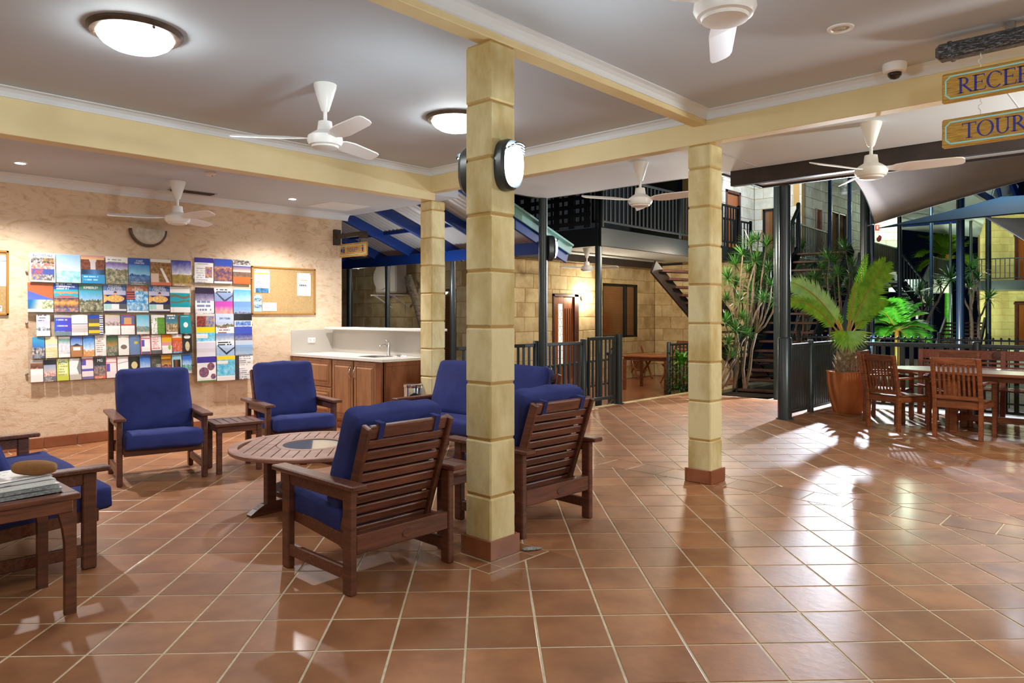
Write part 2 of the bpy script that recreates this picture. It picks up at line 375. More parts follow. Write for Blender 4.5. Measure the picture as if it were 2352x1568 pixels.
for (a, b, c, d) in ((2.785, 2.905, 2.765, 2.875), (2.905, 3.175, 2.765, 2.875), (3.175, 3.295, 2.765, 2.875), (2.785, 2.905, 2.875, 3.13), (3.175, 3.295, 2.875, 3.13), (2.785, 3.295, 3.13, 3.245)):
    rect(a + g, b - g, c + g, d - g, .0022)
MB().box((3.04, 3.005, -.004), (.516, .486, .0094), bev=0).build('grout_pad', M['grout'], floor)
big = [t for t in tiles if visible(Vector((*t[1], 0)), 60)]
big.sort(key=lambda t: t[1][0] * FW.x + t[1][1] * FW.y)
near = big[:296]; nid = {id(t) for t in near}
WT = None
for p, c, whole, z in near:
    if whole and z == 0:
        if WT is None:
            q = [(s * HALF, t * HALF) for s, t in ((-1, -1), (1, -1), (1, 1), (-1, 1))]
            WT = tile_mb(q).build('tile', M['tile'], floor); o = WT
        else: o = inst(WT, floor)
        o.location = (c[0], c[1], random.uniform(-.0006, .0006)); o.rotation_euler = (random.uniform(-.002, .002), random.uniform(-.002, .002), R(45) + random.choice((0, 1, 2, 3)) * R(90))
    else:
        o = tile_mb([(v[0] - c[0], v[1] - c[1]) for v in p], z).build('tile', M['tile'], floor); o.location = (c[0], c[1], 0)
mb = MB()
for t in tiles:
    if id(t) not in nid: tile_mb(t[0], t[3], mb)
mb.build('far_tiles', M['tile'], floor, kind='stuff')

# ---- lounge ceiling, beams, cornices
MB().box((1.0, 1.0, 3.18), (9.1, 10.9, .10), bev=0).build('ceiling', M['ceiling'], kind='structure')
MB().box((1.28, 7.74, 2.94), (9.62, 2.3, .10), bev=0).build('ceiling_low', M['ceiling'], kind='structure')
vc = MB().box((6.61, 1.1, 3.10), (1.98, 10.8, .10), bev=0).build('ceiling_verandah', M['soffit'], kind='structure')
for yy in (-1.6, .9, 3.35, 5.8): MB().box((6.6, yy, 3.049), (1.94, .006, .003), bev=0).build('cover_strip', M['ceiling'], vc)
MB().box((1.0, 2.95, 3.08), (9.0, .12, .12)).build('trim_1', M['cream'], kind='structure')
MB().box((5.56, 1.1, 3.0), (.12, 10.8, .26)).build('trim_2', M['cream'], kind='structure')
MB().box((1.0, 6.515, 2.96), (9.15, .17, .36)).build('trim_3', M['cream'], kind='structure')
def cove(name, p0, p1, inward, s=.065, mat_=None):
    """concave cornice along p0-p1 (top at z of p0), leaning into the room"""
    p0, p1, n = Vector(p0), Vector(p1), Vector(inward)
    prof = [(0, 0), (s * 1.1, 0), (s * 1.1, -.008), (s * .62, -s * .22), (s * .30, -s * .52), (.010, -s * .95), (.010, -s * 1.1), (0, -s * 1.1)]
    vs = []
    for p in (p0, p1): vs += [p + n * a + Vector((0, 0, b)) for a, b in prof]
    k = len(prof); fs = [tuple(range(k)), tuple(range(2 * k - 1, k - 1, -1))] + [(i, (i + 1) % k, k + (i + 1) % k, k + i) for i in range(k)]
    return MB().add(vs, fs).build(name, mat_ or M['cornice'], kind='structure')
cove('trim_4', (-3.4, 6.43, 3.13), (5.5, 6.43, 3.13), (0, -1, 0)); cove('trim_5', (5.5, 3.01, 3.13), (5.5, 6.43, 3.13), (-1, 0, 0))
cove('trim_6', (-3.4, 3.01, 3.13), (5.5, 3.01, 3.13), (0, 1, 0)); cove('trim_7', (-3.4, 2.89, 3.13), (5.5, 2.89, 3.13), (0, -1, 0))
cove('trim_8', (5.5, -4.3, 3.13), (5.5, 2.89, 3.13), (-1, 0, 0)); cove('trim_9', (-3.4, WY, 2.89), (6.0, WY, 2.89), (0, -1, 0), .085)
# ---- verandah edge: dark lintel, then a low strip of soffit with a dark fascia
MB().box((7.66, -.1, 2.985), (.09, 7.6, .20)).build('trim_10', M['darktimber'], kind='structure')
MB().box((7.64, 1.5, 3.10), (.06, 10.0, .09)).build('trim_11', M['darktimber'], kind='structure')
MB().box((6.85, 6.5, 3.075), (1.6, .03, .06)).build('trim_12', M['darktimber'], kind='structure')
MB().box((8.68, -.2, 3.235), (1.9, 8.8, .03)).build('ceiling_eave', M['soffit'], kind='structure')
MB().box((9.64, -.2, 3.22), (.04, 8.86, .06)).box((8.68, 4.22, 3.22), (1.9, .04, .06)).box((7.73, .0, 3.20), (.04, 8.4, .10)).build('trim_13', M['darktimber'], kind='structure')

# ---- brochure wall, skirting, dividing half wall
MB().box((1.2, WY + .09, 1.445), (9.4, .18, 2.89), bev=0).build('wall_left', M['plaster'], kind='structure')
bb = struct('baseboard_left'); B0 = None; x = -2.9
while x < 5.0:
    if B0 is None: B0 = MB().box((0, 0, 0), (PITCH - .006, .018, .115), bev=.005).build('tile', M['skirt'], bb); o = B0
    else: o = inst(B0, bb)
    o.location = (x + PITCH / 2, WY - .009, .0585); x += PITCH
MB().box((5.81, 7.76, .61), (.14, 2.22, 1.22), bev=0).build('wall_divider', M['splash'], kind='structure')
MB().box((-3.5, 2.2, 1.6), (.2, 13.2, 3.2), bev=0).build('wall_back', M['cream'], kind='structure')
MB().box((1.0, -4.45, 1.6), (9.2, .2, 3.2), bev=0).build('wall_right', M['cream'], kind='structure')

# ---- limestone columns
BC = {}
def stone(size, bev, mname, key):
    k = (round(size[0], 2), round(size[1], 2), round(size[2], 2), mname)
    if k not in BC: BC[k] = MB().box((0, 0, 0), k[:3], bev=bev).mesh('brick', M[mname])
    return BC[k]
def block(parent, c, size, mname, bev=.012, sc=True):
    me = stone(size, bev, mname, 0); o = bpy.data.objects.new('brick', me); COL.objects.link(o); o.parent = parent; o.location = c
    k = (round(size[0], 2), round(size[1], 2), round(size[2], 2)); o.scale = tuple(a / b for a, b in zip(size, k)); return o
def column(cx, cy, top):
    s = struct('column', (cx, cy, 0))
    MB().box((0, 0, top / 2), (.192, .192, top), bev=0).build('core', M['mortar'], s)
    zz = [.03 + .33 * k for k in range(10) if .03 + .33 * k < top - .08] + [top]
    for a, b in zip(zz, zz[1:]): block(s, (0, 0, (a + b) / 2), (.212, .212, b - a - .012), 'stone', .009)
    for d in ((0, -1), (-1, 0), (0, 1), (1, 0)):
        o = MB().box((0, 0, 0), (.252 if d[1] else .018, .018 if d[1] else .216, .115), bev=.004).build('skirting_tile', M['skirt'], s); o.location = (d[0] * .117, d[1] * .117, .0585)
    return s
column(3.04, 3.005, 3.02); column(5.625, 2.965, 2.87); column(5.625, 6.535, 2.78)

# ---- ground outside
MB().box((17, 10.4, -.22), (24, 10.2, .10), bev=0).box((8.5, 6.4, -.3), (6.5, .4, .10), bev=0).build('ground_terrace', M['skirt'], kind='structure')
MB().box((27, -4.85, -.12), (30.4, 20.3, .10), bev=0).build('ground', M['pave'], kind='structure')
MB().box((12.4, 6.72, -.10), (8.5, .30, .10)).build('trim_14', M['wallstone'], kind='structure')

# ---- stone walls in running bond, with openings
def rsub(r, holes):
    out = [r]
    for h in holes:
        nx = []
        for a in out:
            if h[0] >= a[1] or h[1] <= a[0] or h[2] >= a[3] or h[3] <= a[2]: nx.append(a); continue
            if a[0] < h[0]: nx.append((a[0], h[0], a[2], a[3]))
            if a[1] > h[1]: nx.append((h[1], a[1], a[2], a[3]))
            u0, u1 = max(a[0], h[0]), min(a[1], h[1])
            if a[2] < h[2]: nx.append((u0, u1, a[2], h[2]))
            if a[3] > h[3]: nx.append((u0, u1, h[3], a[3]))
        out = nx
    return out
def stonewall(name, org, rz, length, z0, z1, mname, holes=(), course=.31, blen=.58, th=.20):
    """wall along local +x from org, outer face towards local -y"""
    s = struct(name, (org[0], org[1], 0), rz); mb = MB()
    for a in rsub((0, length, z0, z1), holes): mb.box(((a[0] + a[1]) / 2, th / 2, (a[2] + a[3]) / 2), (a[1] - a[0], th - .02, a[3] - a[2]), bev=0)
    mb.build('backing', M['mortar'], s); z = z0; row = 0
    while z < z1 - .03:
        zt = min(z + course, z1); u = -blen * (.5 if row % 2 else 0) - .1 * hsh(row, length)
        while u < length:
            for a in rsub((max(u, 0), min(u + blen, length), z, zt), holes):
                if a[1] - a[0] > .05 and a[3] - a[2] > .05: block(s, ((a[0] + a[1]) / 2, .026 - .006 * hsh(row, u), (a[2] + a[3]) / 2), (a[1] - a[0] - .010, .05, a[3] - a[2] - .010), mname, .005)
            u += blen
        z += course; row += 1
    return s
GZ = -.17                                                         # level of the neighbouring terrace
DW = 10.1                                                         # its door wall stands at this Y
stonewall('wall_door', (9.6, DW), 0, 6.8, GZ, 2.72, 'wallstone', [(2.57, 3.49, GZ, 1.90), (4.46, 6.0, .87, 2.20)])
stonewall('wall_end', (16.4, DW + .0), R(-90), 2.6, GZ, 2.72, 'wallstone')
stonewall('wall_dark', (9.6, 15.2), R(-90), 5.1, GZ, 2.9, 'wallstone', [(3.9, 4.75, .05, 1.95)])
# ================================================================== NEIGHBOURING TERRACE
def window(n, org, rz, x0, x1, z0, z1, split, fm='black'):
    s = struct('window_%d' % n, (org[0], org[1], 0), rz); t = .05
    for a, b, c, d in ((x0, x1, z0, z0 + t), (x0, x1, z1 - t, z1), (x0, x0 + t, z0, z1), (x1 - t, x1, z0, z1), (split - t * .6, split + t * .6, z0, z1)):
        MB().box(((a + b) / 2, .05, (c + d) / 2), (b - a, .07, d - c), bev=.003).build('frame', M[fm], s)
    for a, b in ((x0, split), (split, x1)):
        MB().box(((a + b) / 2, .06, (z0 + z1) / 2), (b - a - t, .006, z1 - z0 - t), bev=0).build('pane', M['glass'], s)
        mb = MB(); z = z0 + t + .02
        while z < z1 - t:
            mb.box(((a + b) / 2, .10, z), (b - a - t - .02, .042, .004), bev=0, rot=Matrix.Rotation(R(-58), 4, 'X')); z += .042
        tag(mb.build('blind', M['blind'], s), kind='stuff')
    MB().box(((x0 + x1) / 2, .16, (z0 + z1) / 2), (x1 - x0, .02, z1 - z0), bev=0).build('backing', M['darktimber'], s)
    return s
window(1, (9.6, DW), 0, 4.46, 6.0, .87, 2.20, 5.5)
window(2, (9.6, 15.2), R(-90), 3.9, 4.75, .05, 1.95, 4.3)
# panelled door with a leaded glass strip
d = struct('door_1', (12.17, DW, GZ)); W_, H_ = .92, 2.07
for a, b, c, e in ((0, .05, 0, H_), (W_ - .16, W_, 0, H_), (0, W_, H_ - .06, H_)): MB().box(((a + b) / 2, .02, (c + e) / 2), (b - a, .10, e - c)).build('frame', M['maroon'], d)
for a, b in ((.05, .22), (.40, .76)): MB().box(((a + b) / 2, .03, 1.0), (b - a, .04, 2.0)).build('panel', M['doorwood'], d)
MB().box((.31, .03, 1.93), (.18, .04, .16)).build('panel', M['doorwood'], d); MB().box((.31, .03, .25), (.18, .04, .5)).build('panel', M['doorwood'], d)
for x in (.47, .55, .63, .70): MB().box((x, .006, .95), (.014, .014, 1.6)).build('moulding', M['maroon'], d)
MB().box((.31, .04, 1.17), (.18, .006, 1.36), bev=0).build('pane', mat('lit_door_glass', (250, 244, 228), .5, emit=((1, .95, .82), .9)), d)
mb = MB()
for k in range(7):
    z = .62 + k * .18
    mb.tube([(.22, .032, z), (.40, .032, z)], .004, 4)
    if 1 < k < 6: mb.tube([(.31 + .05 * math.cos(a * math.pi / 6), .032, z + .09 + .07 * math.sin(a * math.pi / 6)) for a in range(13)], .004, 4, False)
mb.build('leading', M['black'], d)
# balcony above: floor slab, fascias, railings
MB().box((16.7, 9.0, 2.82), (13.3, 3.4, .06), bev=0).build('ceiling_balcony', M['soffit'], kind='structure')
MB().box((16.7, 7.28, 2.78), (13.3, .06, .32)).build('trim_15', M['black'], kind='structure')
MB().box((10.06, 10.4, 2.78), (.06, 6.2, .32)).build('trim_16', M['black'], kind='structure')
MB().box((13.1, 9.55, 2.66), (5.4, .10, .16)).build('trim_17', M['darktimber'], kind='structure')
MB().box((14.4, 10.6, 4.2), (8.0, .1, 2.6), bev=0).box((12, 8.9, 5.4), (10, 3.6, .06), bev=0).build('wall_balcony', M['darktimber'], kind='structure')
def fence(label, p0, p1, h, sp=.115, pw=.036, mname='darkrail', posts=(0, 1), name='picket_fence', ph=.06, pr=.042, gap=.10, group=None, square=True, panel=False, cat='fence'):
    p0, p1 = Vector(p0), Vector(p1); d = p1 - p0; L = Vector((d.x, d.y, 0)).length; rz = math.atan2(d.y, d.x); sl = d.z
    t = thing(name, label, cat, p0, rz, group); m = M[mname]
    MB().bar((0, 0, h), (L, 0, sl + h), .05, .045, bev=.006).build('top_rail', m, t)
    MB().bar((0, 0, gap), (L, 0, sl + gap), .035, .04).build('bottom_rail', m, t)
    n = max(2, int(L / sp)); P = None; hh = h - gap - .02
    for k in range(1, n):
        x = L * k / n
        if P is None: P = MB().box((0, 0, hh / 2), (pw, .02 if square else pw, hh), bev=.003).build('picket', m, t)
        o = P if k == 1 else inst(P, t)
        o.location = (x, 0, sl * k / n + gap + .01)
    if panel: MB().bar((0, .02, (h + gap) / 2), (L, .02, (h + gap) / 2 + sl), .006, h - gap - .04, bev=0).build('backing_sheet', m, t)
    for f in posts:
        MB().lathe([(pr, 0), (pr, h + ph - .012), (pr * .8, h + ph)], 14, (L * f, 0, sl * f)).build('post', m, t, smooth=40)
    return t
BZ = 2.95
fence('dark balcony railing on the lower balcony edge above the lit doorway', (10.1, 7.28, BZ), (15.4, 7.28, BZ), .90, .13, .05, 'black', (0, .5, 1), 'balcony_railing', cat='railing')
fence('dark balcony railing returning along the balcony side behind the blue pergola', (10.06, 7.3, BZ), (10.06, 12.6, BZ), .90, .13, .05, 'black', (.5, 1), 'balcony_railing', cat='railing')
lt = thing('lattice_screen', 'dark timber lattice screen filling the balcony side above the pergola', 'screen', (9.96, 7.4, BZ))
for k in range(13):
    MB().box((0, 2.6, .08 + k * .15), (.012, 5.2, .075), bev=.002).build('slat', M['black'], lt)
for k in range(16):
    MB().box((.016, .1 + k * .34, 1.0), (.012, .22 if 4 < k < 9 else .13, 2.0), bev=.002).build('slat', M['black'], lt)
def post(label, x, y, z0, z1, r, mname='dark', foot=0, name='verandah_post', cat='post'):
    t = thing(name, label, cat, (x, y, z0)); h = z1 - z0
    MB().lathe([(r, 0), (r, h)], 20).build('shaft', M[mname], t, smooth=40)
    if foot: MB().lathe([(r * 1.12, 0), (r * 1.12, foot)], 20).build('sleeve', M[mname], t, smooth=40)
    else: MB().lathe([(r * 1.5, 0), (r * 1.5, .012)], 20).build('base_plate', M[mname], t)
    return t
post('slender dark post at the verandah ceiling corner left of the wooden door', 7.58, 6.46, -.17, 3.05, .062)
post('dark round post rising to the balcony corner beside the warm wall lamp', 10.15, 7.38, GZ, 4.6, .06)
bp = post('thick dark post at the end of the slatted fence left of the potted palm', 9.70, 3.92, 0, 3.21, .075)
MB().lathe([(.092, 0), (.092, 1.10), (.078, 1.12)], 20).build('sleeve', M['dark'], bp, smooth=40)
post('dark post just behind the thick post at the stair foot', *fl(1787, 921, -.10).xy, -.10, 4.2, .075)
# ground level railings and gate between floor and terrace
fence('dark picket fence running from the near column to the gate', (6.1, 6.62, 0), (8.72, 6.62, 0), 1.0, .112, .04, posts=(.58, 1), pr=.05)
gt = thing('gate', 'dark square picket gate with a lower bottom rail beside the step', 'gate', (8.80, 6.58, .06))
for x in (0, .66): MB().box((x, 0, .52), (.04, .04, 1.0)).build('stile', M['darkrail'], gt)
for z in (.06, 1.0): MB().box((.33, 0, z), (.66, .035, .05)).build('rail', M['darkrail'], gt)
for k in range(1, 6): MB().box((k * .11, 0, .53), (.034, .02, .9)).build('picket', M['darkrail'], gt)
post('dark square gate post with a flat cap', 9.56, 6.55, 0, 1.12, .055, 'darkrail', name='gate_post')
fence('short dark fence stepping back behind the gate', (9.75, 6.9, GZ), (10.55, 7.35, GZ), .95, .13, .035, posts=(1,))
q0 = fl(1536, 906, GZ)
fence('dark fence behind the column beside the bright green fern', q0, q0 + Vector((1.3, -.1, 0)), 1.0, .13, .035, posts=(0, 1))
fence('dark fence behind the terrace gate near the wooden door', (9.9, 8.6, GZ), (13.2, 9.2, GZ), .62, .2, .05, posts=())
# terrace furniture
tt = thing('terrace_table', 'small square timber table on the lit terrace', 'table', (*fl(1500, 893, GZ).xy, GZ), R(10))
MB().box((0, 0, .72), (1.1, 1.1, .03)).build('tabletop', M['dine'], tt); MB().box((0, 0, .67), (.95, .95, .07)).build('apron', M['dine'], tt)
for sx in (-1, 1):
    for sy in (-1, 1): MB().box((sx * .46, sy * .46, .33), (.06, .06, .66)).build('leg', M['dine'], tt)
def folding_chair(label, loc, rz):
    c = thing('folding_chair', label, 'chair', loc, rz, 'folding chairs on the lit terrace')
    for k in range(5): MB().box((0, -.16 + k * .085, .45), (.42, .07, .018)).build('slat', M['dine'], c)
    for k in range(5): MB().box((0, -.235 - k * .028, .58 + k * .085), (.40, .015, .065)).build('slat', M['dine'], c)
    for s in (-1, 1):
        MB().bar((s * .22, .22, 0), (s * .22, -.36, .98), .03, .045).build('leg', M['dine'], c)
        MB().bar((s * .19, -.26, 0), (s * .19, .18, .45), .03, .045).build('leg', M['dine'], c)
    MB().box((0, -.34, .95), (.44, .025, .07)).build('top_rail', M['dine'], c); MB().box((0, .06, .2), (.36, .025, .03)).build('stretcher', M['dine'], c)
    return c
folding_chair('timber folding chair behind the terrace table, back against the lit wall', (*fl(1470, 868, GZ).xy, GZ), R(160))
folding_chair('timber folding chair at the column side of the terrace table', (*fl(1548, 880, GZ).xy, GZ), R(75))
wl = thing('wall_lamp', 'glowing round wall lamp between door and window', 'lamp', (13.24, DW - .03, 1.82))
MB().lathe([(.07, 0), (.07, .02), (.03, .05)], 16, M=Matrix.Rotation(R(90), 4, 'X')).build('bracket', M['brown'], wl)
MB().lathe([(.01, -.12), (.08, -.09), (.12, 0), (.09, .08), (.02, .12)], 16, (0, -.14, .02)).build('globe', M['globe'], wl, smooth=True)
ex = thing('fire_extinguisher', 'red fire extinguisher hung on the terrace end wall', 'extinguisher', (16.28, 8.72, .95))
MB().lathe([(.075, 0), (.08, .03), (.08, .42), (.03, .50)], 16).build('cylinder', M['red'], ex, smooth=40); MB().box((0, 0, .54), (.05, .09, .05)).build('valve', M['black'], ex); MB().tube([(0, .05, .53), (0, .13, .40), (0, .11, .12)], .012, 6).build('hose', M['black'], ex)
# stair under the balcony seen left of the second column
def stair(label, foot, head, width, n, side, name='staircase', rail=None, mname='maroon', sm='black'):
    """foot, head: lower and upper nosing points (left stringer side); side: horizontal unit vector across"""
    foot, head, side = Vector(foot), Vector(head), Vector(side).normalized()
    t = thing(name, label, 'stairs', foot); d = head - foot
    for s in (0, width): MB().bar(side * s, d + side * s, .05, .26, bev=.004).build('stringer', M[sm], t)
    for k in range(n):
        p = d * ((k + .5) / n) + side * (width / 2); h = Vector((d.x, d.y, 0)).normalized()
        MB().bar(p - side * (width / 2 - .03), p + side * (width / 2 - .03), .26, .045).build('tread', M[mname], t)
    for s in (rail or ()):
        o = side * (width * s); MB().bar(o + Vector((0, 0, .95)), d + o + Vector((0, 0, .95)), .07, .05).build('handrail', M['darkrail'], t)
        m = int(Vector((d.x, d.y, 0)).length / .13)
        P = None
        for k in range(m):
            if P is None: P = MB().box((0, 0, .47), (.03, .03, .92), bev=.002).build('picket', M['darkrail'], t)
            q = P if k == 0 else inst(P, t); q.location = d * ((k + .5) / m) + o
        for e in (o, d + o): MB().lathe([(.05, -.1), (.05, 1.05), (.03, 1.08)], 12, e).build('newel_post', M['darkrail'], t, smooth=40)
    return t
stair('timber stair under the balcony beside the red extinguisher', at(1729, 887, 16.0), at(1500, 612, 13.2), .95, 17, RT * .85 + FW * .5, sm='darktimber')
stair('open timber stair between pickets left of the thick post', fl(1690, 905, -.17), at(1834, 575, 16.1), 1.1, 16, RT * .81 - FW * .585, rail=(0,))
stair('dark stair flight behind the fence rising right of the thick post', at(1816, 864, 17.5), at(1884, 668, 19.9), 1.1, 11, RT, rail=(0, 1))
stair('far stair with pale sides descending from the central landing', at(2128, 716, 25), at(2066, 640, 24.6), 1.1, 8, (FW * .8 + RT * .2), rail=(0,), mname='soffit')
stair('far mirrored stair descending from the second landing', at(2106, 726, 28), at(2142, 648, 29.5), 1.1, 8, (FW * .8 - RT * .2), rail=(0,), mname='soffit')
stair('purple treaded stair at the courtyard centre behind the black pool fence', at(2150, 800, 19), at(2172, 738, 21), 1.15, 7, RT, mname='maroon')
# upper balconies of the blocks beyond
def rail2(label, a, b, z, h, **k):
    pa, pb = fl(*a, z + h), fl(*b, z + h); return fence(label, (pa.x, pa.y, z), (pb.x, pb.y, z), h, **k)
UZ = 2.92; DARKEN = dict(mname='black')
rail2('dark upper railing by the white wall above the open stair', (1640, 497), (1724, 513), UZ, .95, sp=.16, name='balcony_railing', mname='black', cat='railing')
rail2('dark upper railing right of the thick post above the dragon trees', (1808, 506), (1902, 535), UZ, .95, sp=.14, mname='black', name='balcony_railing', cat='railing')
rail2('dark far landing panel railing right of the tall middle post', (2004, 556), (2062, 571), UZ, .95, sp=.12, panel=True, name='balcony_railing', cat='railing')
rail2('dark far landing panel railing beside the floodlit palm', (2140, 589), (2181, 600), UZ, .95, sp=.12, panel=True, name='balcony_railing', cat='railing')
rail2('dark railing along the yellow far building balcony', (2234, 596), (2420, 589), UZ, .95, sp=.16, name='balcony_railing', cat='railing')
def slab(name, a, b, z, dz, depth, m):
    pa, pb = fl(*a, z), fl(*b, z); d = pb - pa; n = Vector((-d.y, d.x, 0)).normalized()
    if n.dot(FW) < 0: n = -n
    mb = MB(); mb.bar(pa + n * depth / 2 - Vector((0, 0, dz / 2)), pb + n * depth / 2 - Vector((0, 0, dz / 2)), depth, dz, bev=0)
    return mb.build(name, m, kind='structure')
slab('trim_18', (1808, 592), (1905, 607), UZ, .30, 1.4, M['soffit'])
slab('trim_19', (2004, 622), (2062, 632), UZ, .45, 1.6, M['soffit'])
slab('trim_20', (2140, 640), (2181, 648), UZ, .5, 1.6, M['soffit'])
slab('trim_21', (2232, 645), (2440, 640), UZ, .42, 2.0, M['dark'])
stonewall('wall_upper', (16.6, 9.2), 0, 3.9, 2.7, 6.2, 'whitestone', [(2.05, 2.95, 2.9, 4.95)])
du = struct('door_2', (18.65, 9.2, 2.9))
for a, b, c, e in ((0, .08, 0, 2.05), (.82, .9, 0, 2.05), (0, .9, 1.97, 2.05)): MB().box(((a + b) / 2, .02, (c + e) / 2), (b - a, .1, e - c)).build('frame', M['maroon'], du)
MB().box((.45, .05, 1.0), (.74, .04, 1.96)).build('panel', M['doorwood'], du)
stonewall('wall_recess', (20.5, 9.2), R(-90), 1.4, 2.7, 5.5, 'whitestone', [(.25, .95, 2.95, 4.55)])
window(3, (20.5, 9.2), R(-90), .25, .95, 2.95, 4.55, .58)
stonewall('wall_upper_far', (20.5, 7.85), 0, 6.2, 2.7, 5.6, 'whitestone', [(1.2, 1.75, 2.9, 4.6), (2.3, 4.0, 2.9, 4.7)])
window(4, (20.5, 7.85), 0, 2.3, 4.0, 2.9, 4.7, 3.3)
du = struct('door_3', (21.7, 7.85, 2.9)); MB().box((.275, .05, .85), (.5, .04, 1.7)).build('panel', M['doorwood'], du)
for x in (.03, .52): MB().box((x, .02, .85), (.06, .1, 1.7)).build('frame', M['maroon'], du)
rf = struct('roof_far')
for k in range(46): MB().tube([(20.2 - k * .001, 9.5 - k * .115, 5.72 - k * .004), (24.5, 9.5 - k * .115, 6.9)], .045, 6).build('corrugation', M['black'], rf)
MB().box((22.6, 6.6, 5.62), (5.4, 6.2, .05), bev=0).build('lining', M['soffit'], rf); MB().box((19.95, 6.6, 5.66), (.07, 6.2, .16)).build('gutter', M['blue'], rf)
for k in range(4): MB().box((19.7, 8.9 - k * 1.5, 5.6), (.5, .06, .15)).build('bracket', M['blue'], rf)
rs = struct('roof_pavilion')
a, b, c, e = at(2000, 520, 33), at(2250, 545, 33), at(2290, 400, 24), at(1990, 400, 25)
MB().add([a, b, c, e, a + Vector((0, 0, .1)), b + Vector((0, 0, .1)), c + Vector((0, 0, .1)), e + Vector((0, 0, .1))], [(0, 1, 2, 3), (7, 6, 5, 4), (0, 4, 5, 1), (1, 5, 6, 2), (2, 6, 7, 3), (3, 7, 4, 0)]).build('lining', M['soffit'], rs)
MB().bar(at(2230, 432, 24), at(2292, 470, 27), .12, .28).build('truss', M['blue'], rs); MB().bar(at(2290, 420, 24), at(2300, 465, 24.5), .10, .12).build('truss', M['blue'], rs); MB().bar(at(2322, 415, 24), at(2340, 462, 24.5), .1, .3).build('truss', M['blue'], rs)
MB().bar(at(2288, 420, 25.2), at(2330, 455, 25.6), .05, 1.0).build('gable_sheet', M['soffit'], rs)
MB().bar(at(2140, 488, 31), at(2250, 470, 29), .2, .25).build('beam', M['black'], rs); MB().bar(at(2060, 518, 30), at(2200, 508, 30), .12, .16).build('beam', M['blue'], rs)
p = at(2251, 700, 32.5); stonewall('wall_yellow', (p.x, p.y), TH - R(90) + R(-8), 6, -.17, 6.0, 'yellowstone', [(1.45, 3.2, 2.9, 5.1), (1.45, 3.2, -.17, 2.05)], .32, .62)
for k, z in ((4, 2.95), (5, -.12)):
    dd = struct('door_%d' % k, (p.x, p.y, z), TH - R(98)); MB().box((2.3, .06, 1.02), (1.6, .05, 2.0)).build('panel', M['doorwood'], dd); MB().box((1.5, .0, 1.05), (.12, .12, 2.1)).build('frame', M['maroon'], dd); MB().box((2.3, .0, 2.08), (1.8, .12, .1)).build('frame', M['maroon'], dd)
stonewall('wall_passage', at(2004, 560, 27).xy, TH - R(90), .95, 2.7, 6.0, 'whitestone')
# courtyard posts
for (px, t, z1, r, m_, lab) in ((1906, 18, 5.6, .05, 'bluepost', 'thin blue-edged post in front of the small orange door'), (1951, 18.5, 5.6, .05, 'bluepost', 'thin pale blue post left of the tan shade sail'), (1987, 13.2, 4.0, .085, 'dark', 'thick dark post under the tan sail corner'), (2003, 15.5, 4.6, .05, 'bluepost', 'blue post hugging the thick dark post under the sail'), (2066, 24, 5.4, .07, 'dark', 'dark post at the far central landing'), (2139, 27, 5.6, .06, 'bluepost', 'thin blue post left of the floodlit palm crown'), (2183, 29, 5.2, .05, 'dark', 'thin dark post through the floodlit palm crown'), (2206, 16.4, 4.2, .085, 'bluepost', 'thick bright blue post at the courtyard middle'), (2230, 30, 5.4, .06, 'dark', 'thin dark post left of the yellow building'), (2270, 20, 4.6, .07, 'dark', 'dark blue-lit post before the yellow building')):
    q = at(px, 724, t); post(lab, q.x, q.y, -.08, z1, r, m_, .9 if r > .06 else 0)
t = thing('location_sign', 'small red extinguisher location sign on the far passage wall', 'sign', at(2015, 523, 26.8), TH - R(90)); MB().box((0, 0, 0), (.16, .02, .22)).build('plate', M['red'], t); MB().box((0, -.012, .01), (.05, .006, .11), bev=.002).build('symbol', M['inkw'], t)
t = thing('hose_bundle', 'small pink wrapped bundle hanging at the far landing', 'bundle', at(2020, 549, 24.8)); MB().tube([(-.1, 0, -.06), (0, .02, .0), (.08, 0, .08), (.02, 0, .12)], [.05, .08, .07, .03], 8).build('bundle', mat('pink_wrap', (214, 70, 110), .3), t, smooth=True)
# ================================================================== BLUE PERGOLA
pg = struct('roof_pergola'); SL = .36
def pz(x): return 2.83 - SL * (x - 7.2)
for k in range(8):
    yy = 6.72 + k * .98
    MB().bar((6.0, yy, pz(6.0) - .10), (8.15, yy, pz(8.15) - .10), .045, .16).build('rafter', M['blue'], pg)
for xx in (6.35, 7.25, 8.1):
    for k in range(8): MB().box((xx, 7.2 + k * .98, pz(xx) - .035), (.05, .94, .05)).build('batten', M['blue'], pg)
for sh in range(9):
    rows = []
    for i in range(25):
        yy = 6.66 + sh * .8 + i * .8 / 24; dz = .011 * math.cos(i * math.pi * 2 / 3.2)
        rows.append([(5.95, yy, pz(5.95) + dz), (8.30, yy, pz(8.30) + dz)])
    MB().grid(rows).build('corrugated_sheet', M['iron'], pg, smooth=True)
MB().bar((5.9, 6.62, pz(5.9) + .01), (8.42, 6.62, pz(8.42) + .01), .02, .16).bar((5.9, 6.60, pz(5.9) + .07), (8.42, 6.60, pz(8.42) + .07), .06, .03).build('fascia', M['teal'], pg)
MB().bar((5.9, 6.66, pz(5.9) - .13), (8.36, 6.66, pz(8.36) - .13), .04, .17).build('rafter', M['blue'], pg)
MB().box((7.80, 10.0, 2.385), (.06, 6.8, .17)).build('beam', M['blue'], pg)
for i, (px, r) in enumerate(((803, .055), (890, .045), (1016, .05), (1040, .045))):
    u = FW + RT * ((px - 1176) / F); yy = u.y * 7.84 / u.x
    post(['dark post under the blue pergola beam beside the air conditioner', 'dark post under the blue pergola beam mid opening', 'dark post under the blue pergola beam just right of the far column', 'dark post under the blue pergola beam by the louvred doors'][i], 7.84, yy, -.17, 2.30, r)
